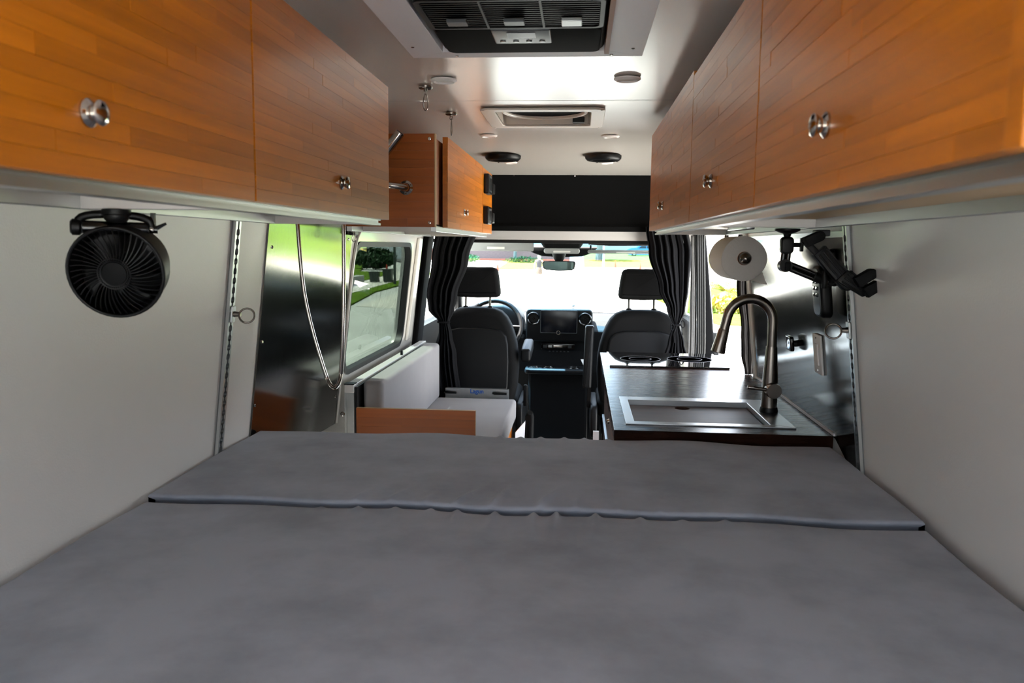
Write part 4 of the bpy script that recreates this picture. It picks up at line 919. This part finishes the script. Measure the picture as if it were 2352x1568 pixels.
for k in range(6): obj('switch', B().box(-.10 + k * .026, -.088 + k * .026, 5.652, 5.662, .690, .697), 'hub_grey', t)
obj('key_switch', B().lathe([(.014, 0), (.016, .006), (.010, .010)], (-.285, 5.640, .80), (0, -1, 0), 20), 'hub_grey', t, smooth=40)
obj('shelf', B().puffy(rrect(-.26, .20, 5.48, 5.70, .03, 4), .555, .592, .012, fXY), 'dash', t, smooth=50)
for x in (-.20, -.10, .08): obj('cup_holder', B().ring((x, 5.56, .593), (0, 0, 1), .038, .004, 28, 6), 'black_gloss', t, smooth=50)
obj('lower_console', B().box(-.24, .18, 5.56, 5.75, .0, .56), 'dash', t, bevel=.02)
b = B().hexa([(.155, 5.52, .60), (.185, 5.52, .60), (.185, 5.525, .60), (.155, 5.525, .60), (.125, 5.56, .655), (.155, 5.56, .655), (.155, 5.565, .655), (.125, 5.565, .655)])
tag(obj('paper_slip', b, 'plate_white'), 'folded paper slip in the dashboard cup tray', 'paper')
t = thing('dash_ornament', 'tiny grey leaf-shaped ornament on top of the dashboard', 'ornament', (.06, 5.72, .955))
obj('stem', B().cyl((.066, 5.66, .998), (.066, 5.66, 1.035), .0018, n=6), 'hub_grey', t)
obj('disc', B().lathe([(.001, -.008), (.012, -.004), (.015, 0), (.012, .004), (.001, .008)], (.066, 5.66, 1.020), n=16), 'hub_grey', t, smooth=50)
t = thing('steering_wheel', 'black steering wheel ahead of the driver seat', 'steering wheel', (-.47, 5.42, .75))
ax_ = Vector((0, -.90, .44)).normalized(); sw = Vector((-.47, 5.42, .885))
obj('rim', B().ring(sw, ax_, .19, .0155, 48, 10), 'black_plastic', t, smooth=60)
obj('hub', B().lathe([(.07, -.03), (.075, 0), (.05, .02), (.01, .025)], sw, ax_, 28), 'black_plastic', t, smooth=50)
for a in (0, PI, -PI / 2):
    uu = Vector((1, 0, 0)); vv = ax_.cross(uu); e = uu * math.cos(a) - vv * math.sin(a) * -1
    obj('spoke', B().tube([sw + e * .05, sw + e * .185], [.018, .012], 8), 'black_plastic', t, smooth=50)
# visors, overhead console, mirror
def visor(x0, x1, z0, z1, label, sx0, sx1):
    t = thing('sun_visor', label, 'sun visor', ((x0 + x1) / 2, 5.28, z0), 'sun visors')
    obj('panel', B().puffy(rrect(x0, x1, z0, z1, .012, 4), 5.27, 5.29, .008, lambda u, v, w: (u, w + (v - z0) * .2, v)), 'visor', t, smooth=50)
    obj('sticker', B().box(sx0, sx1, 5.2675, 5.269, z0 + .012 if z1 - z0 > .04 else z0 + .004, z0 + .028 if z1 - z0 > .04 else z0 + .012), 'sticker', t)
    obj('clip', B().cyl((x1 - .02 if x0 < 0 else x0 + .02, 5.285, z1 - .004), (x1 - .02 if x0 < 0 else x0 + .02, 5.285, z1 + .03), .006, n=10), 'black_plastic', t)
visor(-.66, -.195, 1.397, 1.458, 'grey sun visor with paper label on the driver side', -.50, -.385)
visor(.155, .62, 1.388, 1.412, 'grey sun visor folded edge-on at the passenger side', .34, .46)
t = thing('overhead_console', 'dark overhead console with grey light unit above the rear-view mirror', 'console', (-.01, 5.25, 1.39))
obj('body', B().puffy([(-.165, 1.52), (-.16, 1.47), (-.13, 1.425), (-.09, 1.40), (.07, 1.40), (.11, 1.425), (.14, 1.47), (.145, 1.52)], 5.22, 5.42, .02, fXZ, 3), 'black_soft', t, smooth=50)
obj('lamp_unit', B().puffy(rrect(-.125, .105, 1.385, 1.420, .016, 4), 5.195, 5.24, .01, fXZ), 'visor', t, smooth=50)
obj('lamp_lens', B().puffy(rrect(-.065, .045, 1.392, 1.404, .005, 3), 5.188, 5.20, .003, fXZ), 'light_lens', t, smooth=40)
obj('sensor_fairing', B().puffy([(-.25, 1.43), (-.22, 1.39), (-.15, 1.365), (-.02, 1.358), (.12, 1.365), (.19, 1.39), (.22, 1.43)], 5.44, 5.56, .01, fXZ, 3), 'black_soft', t, smooth=50)
t = thing('rear_view_mirror', 'black rear-view mirror hanging at the top of the windscreen', 'mirror', (-.03, 5.3, 1.27))
obj('stalk', B().tube([(-.03, 5.32, 1.384), (-.03, 5.32, 1.35), (-.03, 5.325, 1.33)], [.045, .036, .02], 14), 'black_soft', t, smooth=50)
mp_ = [(-.140, 1.322), (-.132, 1.288), (-.115, 1.278), (-.03, 1.272), (.055, 1.276), (.073, 1.287), (.080, 1.325), (.072, 1.334), (-.03, 1.338), (-.130, 1.334)]
obj('casing', B().puffy(mp_, 5.295, 5.335, .008, fXZ, 3), 'black_plastic', t, smooth=50)
mi = [(-.03 + (u + .03) * .93, 1.305 + (v - 1.305) * .85) for u, v in mp_]
obj('mirror_glass', B().prism(mi, 5.2945, 5.2955, fXZ), 'mirror', t)
b = B().tube([(.16, 5.30, 1.452), (.30, 5.30, 1.445), (.60, 5.30, 1.45)], .008, 8); tag(obj('grab_bar', b, 'black_plastic', smooth=50), 'thin black bar above the passenger sun visor', 'bar')

# ------------------------------------------------------------------ outside
G = -.68
def slab(name, poly, m, z0=-.75, z1=G, label=None, cat=None):
    o = obj(name, B().prism(poly, z0, z1, fXY), m); o['kind'] = 'structure'
    if label: o['label'] = label
    return o
slab('ground', [(-120, -40), (120, -40), (120, 260), (-120, 260)], 'asphalt', -.9, G)
slab('driveway', [(-7.5, 27), (-2.0, 24), (2.2, 24), (3.3, 17), (9, 17), (9, 20.4), (3.9, 22.4), (2.2, 33), (3.2, 55), (5.0, 56), (9, 86), (-2.5, 90), (-3.6, 74), (-9, 66)], 'concrete', -.7, G + .02)
slab('lawn', [(-7.4, 73.5), (-3.8, 75.5), (-4.2, 114), (-11, 114), (-9.2, 103)], 'dry_grass', -.7, G + .05)
slab('lawn', [(3.9, 22.4), (9, 20.6), (30, 20.6), (30, 52), (5.1, 52), (3.2, 33)], 'grass', -.7, G + .05)
# left of the street: verge, sidewalk, lawn
slab('verge', [(-7.6, 26.1), (-8.9, 35), (-9.2, 42), (-10.6, 60), (-11.4, 60), (-10.2, 41.8), (-9.6, 35), (-9.2, 24)], 'grass', -.7, G + .06)
slab('sidewalk', [(-9.2, 24), (-9.6, 35), (-10.4, 46), (-11.5, 60), (-13.6, 60), (-12.2, 46), (-11.2, 35), (-11.0, 20)], 'concrete', -.7, G + .07)
slab('lawn', [(-11.0, 20), (-12.2, 46), (-13.6, 60), (-16.5, 60), (-24, 90), (-70, 90), (-70, 20)], 'grass', -.7, G + .10)
kw = slab('garden_wall', [(-10.4, 30), (-10.8, 30), (-11.7, 42), (-11.3, 42)], 'asphalt', -.7, G + .5); kw['kind'] = 'thing'; tag(kw, 'low grey garden wall beside the sidewalk seen through the side window', 'wall')
def rise(x, y): return G + max(0, min(1, (y - 84) / 32)) * 1.05
g = [[(x, y, rise(x, y) + .02) for x in (.5, 6, 12, 30, 60)] for y in (84, 92, 100, 108, 116, 150)]
o = obj('lawn', B().sheet(g), 'dry_grass', smooth=80); o['kind'] = 'structure'
# far house ahead
def house(name, label, x0, x1, y, zb, h1, h2, wins, low, upm, depth=9):
    t = thing(name, label, 'house', ((x0 + x1) / 2, y, zb))
    obj('lower_wall', B().box(x0, x1, y, y + depth, zb, zb + h1), low, t)
    obj('upper_wall', B().box(x0, x1, y + .05, y + depth, zb + h1, zb + h2), upm, t)
    for (a, e, z0, z1) in wins:
        w = obj('window', B().frame([(a, zb + z0), (e, zb + z0), (e, zb + z1), (a, zb + z1)], [(a + .12, zb + z0 + .12), (e - .12, zb + z0 + .12), (e - .12, zb + z1 - .12), (a + .12, zb + z1 - .12)], y - .06, y + .04, fXZ), 'cone_white', t)
        obj('pane', B().box(a + .12, e - .12, y + .0, y + .045, zb + z0 + .12, zb + z1 - .12), 'win_dark', w)
    zt = zb + h2; ov = .6
    obj('roof', B().add([(x0 - ov, y - ov, zt), (x1 + ov, y - ov, zt), (x1 + ov, y + depth + ov, zt), (x0 - ov, y + depth + ov, zt), (x0 + 2, y + depth / 2, zt + 2.2), (x1 - 2, y + depth / 2, zt + 2.2)], [(0, 3, 2, 1), (0, 1, 5, 4), (1, 2, 5), (2, 3, 4, 5), (3, 0, 4)]), 'roof_shingle', t)
    return t
house('house', 'low brick house with pale upper wall straight ahead through the windscreen', -22, -1.5, 116, -.62, 1.55, 3.0, [(-13.2, -11.6, 1.62, 2.7), (-9.9, -8.3, 1.62, 2.7), (-17, -15.4, 1.62, 2.7), (-4.6, -3.2, 1.62, 2.7)], 'brick_far', 'siding')
house('house', 'pale house behind the dark hedge seen through the side window', -44, -20.5, 98, -.6, .3, 3.2, [(-30, -28, 1.0, 2.4)], 'concrete', 'siding')
house('house', 'white house seen through the open sliding door above the palm', 14, 34, 76, -.4, .3, 3.4, [(16, 18, 1.1, 2.3), (20, 22, 1.1, 2.3)], 'concrete', 'cone_white')
def crown(c, r, n, size, m, t, sq=1.0, name='foliage', seed=0):
    rg = random.Random(seed); b = B()
    for k in range(n):
        while True:
            p = Vector((rg.uniform(-1, 1), rg.uniform(-1, 1), rg.uniform(-1, 1)))
            if .35 < p.length < 1: break
        q = Vector(c) + Vector((p.x * r[0], p.y * r[1], p.z * r[2]))
        a = Vector((rg.uniform(-1, 1), rg.uniform(-1, 1), rg.uniform(-.4, 1))).normalized(); u = a.orthogonal().normalized() * size * rg.uniform(.6, 1.3); w = a.cross(u).normalized() * size * .55
        b.add([q - u, q - w * .9, q + u, q + w * .9], [(0, 1, 2, 3)])
    o = obj(name, b, m, t); o['kind'] = 'stuff'; return o
def tree(name, label, x, y, z, h, r, m, tr=.15, n=900, size=.28, cat='tree', seed=1):
    t = thing(name, label, cat, (x, y, z))
    obj('trunk', B().tube([(x, y, z - .05), (x + .05, y, z + h * .4), (x, y, z + h * .8)], [tr, tr * .8, tr * .45], 8), 'bark', t, smooth=60)
    crown((x, y, z + h), r, n, size, m, t, seed=seed)
tree('tree', 'slender pale-trunked tree in front of the brick house ahead', -8.3, 104, -.63, 5.5, (2.6, 2.6, 1.8), 'leaf', .22, 700, .4, seed=2)
tree('tree', 'thick-trunked tree on the far right lawn ahead', 2.4, 99, -.2, 6.0, (3, 3, 2), 'leaf', .5, 700, .45, seed=3)
t = thing('bush', 'low bush at the foot of the slender tree ahead', 'bush', (-7, 103, -.63)); crown((-6.9, 103, -.35), (2.6, .8, .5), 500, .16, 'leaf', t, seed=4)
t = thing('bush', 'round bush at the left edge of the brick house ahead', 'bush', (-14, 104, -.63)); crown((-14.0, 104, -.2), (1.1, .8, .5), 300, .16, 'leaf', t, seed=5)
t = thing('hedge_tree', 'large dark round hedge tree seen through the side window', 'tree', (-17.2, 67, -.58)); obj('trunk', B().tube([(-17.2, 67, -.6), (-17.2, 67, .4)], [.2, .12], 8), 'bark', t); crown((-17.2, 67, .30), (1.9, 1.4, .85), 1600, .22, 'leaf_dark', t, seed=6)
t = thing('bush', 'reddish bush left of the dark hedge tree in the side window', 'bush', (-20.3, 67.5, -.58)); crown((-20.3, 67.0, .0), (.75, .6, .55), 500, .16, 'leaf_red', t, seed=7)
t = thing('palm', 'yellow-green palm bush on the lawn outside the sliding door', 'palm', (5.0, 28.5, -.63))
obj('trunk', B().tube([(5.2, 28.6, -.65), (5.2, 28.6, -.1)], [.14, .10], 8), 'bark', t)
rg = random.Random(12)
for k in range(22):
    a = rg.uniform(0, 2 * PI); el_ = rg.uniform(.35, 1.25); L_ = rg.uniform(.9, 1.5); d = Vector((math.cos(a), math.sin(a), 0)); b = B(); base_ = Vector((5.2, 28.6, -.1))
    pts = [base_ + d * (L_ * s_ * math.cos(el_ * (1 - .5 * s_))) + Vector((0, 0, L_ * s_ * math.sin(el_) - .55 * s_ * s_ * L_)) for s_ in [q / 8 for q in range(9)]]
    b.tube(pts, [.014 - .0012 * q for q in range(9)], 4)
    sd = Vector((-d.y, d.x, 0))
    for q in range(1, 9):
        for s in (-1, 1):
            for e in (0, .5):
                p = pts[q - 1].lerp(pts[q], e); tip = p + sd * s * .30 * (1 - .5 * abs(q / 8 - .5)) + (pts[q] - pts[q - 1]) * 1.1 + Vector((0, 0, -.05)); w = (pts[q] - pts[q - 1]) * .14
                b.add([p - w, tip, p + w], [(0, 1, 2)])
    obj('frond', b, 'leaf_yellow' if k % 3 else 'leaf', t)
t = thing('bush', 'low flowering bush beneath the palm outside the sliding door', 'bush', (5.3, 27.6, -.63)); crown((4.9, 26.3, -.38), (1.1, .4, .3), 900, .09, 'leaf_yellow', t, seed=9)
def cone(x, y, z, label, h=.72):
    t = thing('traffic_cone', label, 'traffic cone', (x, y, z), 'orange traffic cones')
    obj('base', B().box(x - .18, x + .18, y - .18, y + .18, z, z + .04), 'cone_orange', t)
    obj('body', B().lathe([(.14, .04), (.02, h), (.001, h)], (x, y, z), n=16), 'cone_orange', t, smooth=50)
    obj('band', B().lathe([(.095, h * .36), (.066, h * .58)], (x, y, z), n=16), 'cone_white', t, smooth=50)
cone(3.7, 84, G + .03, 'orange traffic cone on the lawn right of the mirror'); cone(5.3, 71, G + .03, 'orange traffic cone just above the passenger headrest'); cone(-6.9, 68.5, G + .03, 'orange traffic cone right of the driver headrest'); cone(-12.6, 52.4, G + .1, 'orange traffic cone seen through the side window')
def bin_(x, y, label, h):
    t = thing('rubbish_bin', label, 'bin', (x, y, G + .07), 'bins on the sidewalk')
    obj('body', B().hexa([(x - .2, y - .2, G + .1), (x + .2, y - .2, G + .1), (x + .2, y + .2, G + .1), (x - .2, y + .2, G + .1), (x - .25, y - .25, G + h), (x + .25, y - .25, G + h), (x + .25, y + .25, G + h), (x - .25, y + .25, G + h)]), 'bin_green', t)
    obj('lid', B().box(x - .27, x + .27, y - .3, y + .27, G + h, G + h + .05), 'bin_green', t, bevel=.015)
    for s in (-1, 1): obj('wheel', B().cyl((x + s * .2, y + .2, G + .14), (x + s * .24, y + .2, G + .14), .07, n=14), 'tyre', t)
bin_(-11.05, 43.2, 'left dark green bin on the sidewalk, the shorter of two', .62); bin_(-10.35, 43.4, 'right dark green bin on the sidewalk, the taller of two', .76)
t = thing('street_pole', 'thin grey pole on the verge seen through the side window', 'pole', (-9.75, 41.8, G)); obj('shaft', B().cyl((-9.6, 41.8, G), (-9.6, 41.8, 4.5), .07, n=10), 'bin_green', t); obj('collar', B().cyl((-9.6, 41.8, 1.9), (-9.6, 41.8, 2.1), .085, n=10), 'bin_green', t)
t = thing('street_pole', 'thin pale pole on the right side of the street ahead', 'pole', (1.65, 54.4, G)); obj('shaft', B().cyl((1.65, 54.4, G), (1.65, 54.4, 3.6), .06, n=10), 'alu_white', t); obj('sign', B().box(1.4, 1.9, 54.3, 54.33, 2.7, 3.5), 'cone_white', t)
# parked car, side view
t = thing('parked_car', 'blue car parked far ahead at the top right of the windscreen', 'car', (9.2, 113, .25))
zc = .28; x0 = 6.6
side = [(0, .35), (.05, .75), (.5, .92), (1.2, 1.0), (1.75, 1.42), (3.3, 1.45), (4.0, 1.0), (4.45, .92), (4.55, .4), (4.2, .25), (.3, .25)]
obj('body', B().puffy([(x0 + u, zc + v) for u, v in side], 112.2, 114.0, .12, fXZ, 3), 'car_blue', t, smooth=50)
for u0, u1, u2, u3 in ((1.35, 1.85, 2.45, 2.45), (2.55, 2.55, 3.2, 3.65)): obj('window', B().prism([(x0 + u0, zc + 1.02), (x0 + u1, zc + 1.36), (x0 + u2, zc + 1.36), (x0 + u3, zc + 1.02)], 112.17, 112.22, fXZ), 'win_dark', t)
for u in (.85, 3.6):
    for yy in (112.15, 113.85):
        w = obj('wheel', B().cyl((x0 + u, yy, zc + .30), (x0 + u, yy + .2, zc + .30), .33, n=24), 'tyre', t, smooth=40); obj('rim', B().lathe([(.2, 0), (.19, .02), (.03, .03)], (x0 + u, yy, zc + .30), (0, -1, 0), 20), 'alu', w, smooth=40)
# woman walking away on the concrete
def person(x, y, z, H):
    t = thing('person', 'person in a black tank top and patterned shorts walking away ahead', 'person', (x, y, z))
    s = H / 1.65
    def skin(name, pts, edges, m, sub=2):
        me = bpy.data.meshes.new(name); me.from_pydata([(p[0] * s, p[1] * s, p[2] * s) for p in pts], edges, []); o = bpy.data.objects.new(name, me); C.objects.link(o); o.parent = t; ORG[o.name] = ORG[t.name]
        md = o.modifiers.new('skin', 'SKIN'); me.skin_vertices or None
        for i, p in enumerate(pts): me.skin_vertices[0].data[i].radius = (p[3] * s, (p[4] if len(p) > 4 else p[3]) * s)
        me.skin_vertices[0].data[0].use_root = True
        sb = o.modifiers.new('sub', 'SUBSURF'); sb.levels = sub; sb.render_levels = sub; me.materials.append(M[m]); md.use_smooth_shade = True; return o
    P = [(0, 0, .92, .14, .10), (0, 0, 1.08, .115, .085), (0, 0, 1.26, .13, .09), (0, .01, 1.37, .12, .07), (0, .02, 1.44, .045), (0, .03, 1.54, .07, .085), (0, .03, 1.62, .055, .065),
         (-.19, .01, 1.34, .045), (-.25, .02, 1.08, .035), (-.25, -.10, .86, .028), (-.25, -.13, .78, .025), (.19, .01, 1.34, .045), (.26, .02, 1.08, .035), (.25, .08, .86, .028), (.25, .10, .78, .025),
         (-.09, 0, .84, .088), (-.095, .06, .47, .052), (-.09, -.06, .09, .034), (-.09, .03, .03, .032), (.09, 0, .84, .088), (.095, -.02, .47, .052), (.09, .10, .09, .034), (.09, .19, .03, .032)]
    E = [(0, 1), (1, 2), (2, 3), (3, 4), (4, 5), (5, 6), (3, 7), (7, 8), (8, 9), (9, 10), (3, 11), (11, 12), (12, 13), (13, 14), (0, 15), (15, 16), (16, 17), (17, 18), (0, 19), (19, 20), (20, 21), (21, 22)]
    skin('body', P, E, 'skin')
    tp = B(); rows = [(.125, .098, .92), (.128, .10, 1.0), (.125, .096, 1.08), (.138, .102, 1.2), (.14, .10, 1.28), (.12, .085, 1.36), (.08, .07, 1.40)]
    def tubes(rows, n=20): return [[(x + r[0] * s * 1.12 * math.cos(2 * PI * k / n), y + r[1] * s * 1.15 * math.sin(2 * PI * k / n), z + r[2] * s) for k in range(n + 1)] for r in rows]
    obj('tank_top', B().sheet(tubes(rows)), 'top_black', t, smooth=80)
    obj('shorts', B().sheet(tubes([(.128, .10, .99), (.155, .12, .90), (.17, .13, .78), (.185, .14, .62)])), 'shorts', t, smooth=80)
    obj('hair', B().lathe([(.02, -.10), (.075, -.09), (.095, -.02), (.09, .05), (.06, .10), (.01, .115)], (x, y + .02 * s, z + 1.56 * s), n=20), 'hair', t, smooth=70)
    obj('hair_bun', B().lathe([(.005, -.05), (.045, -.03), (.05, 0), (.04, .035), (.005, .05)], (x, y - .06 * s, z + 1.66 * s), n=16), 'hair', t, smooth=70)
    for sx, dy in ((-1, .0), (1, .15)): obj('shoe', B().puffy(rrect(x + sx * .09 * s - .045, x + sx * .09 * s + .045, y + dy - .08, y + dy + .15, .04, 4), z, z + .07, .02, fXY), 'shoe', t, smooth=60)
person(-2.1, 43.5, G + .02, 1.62)
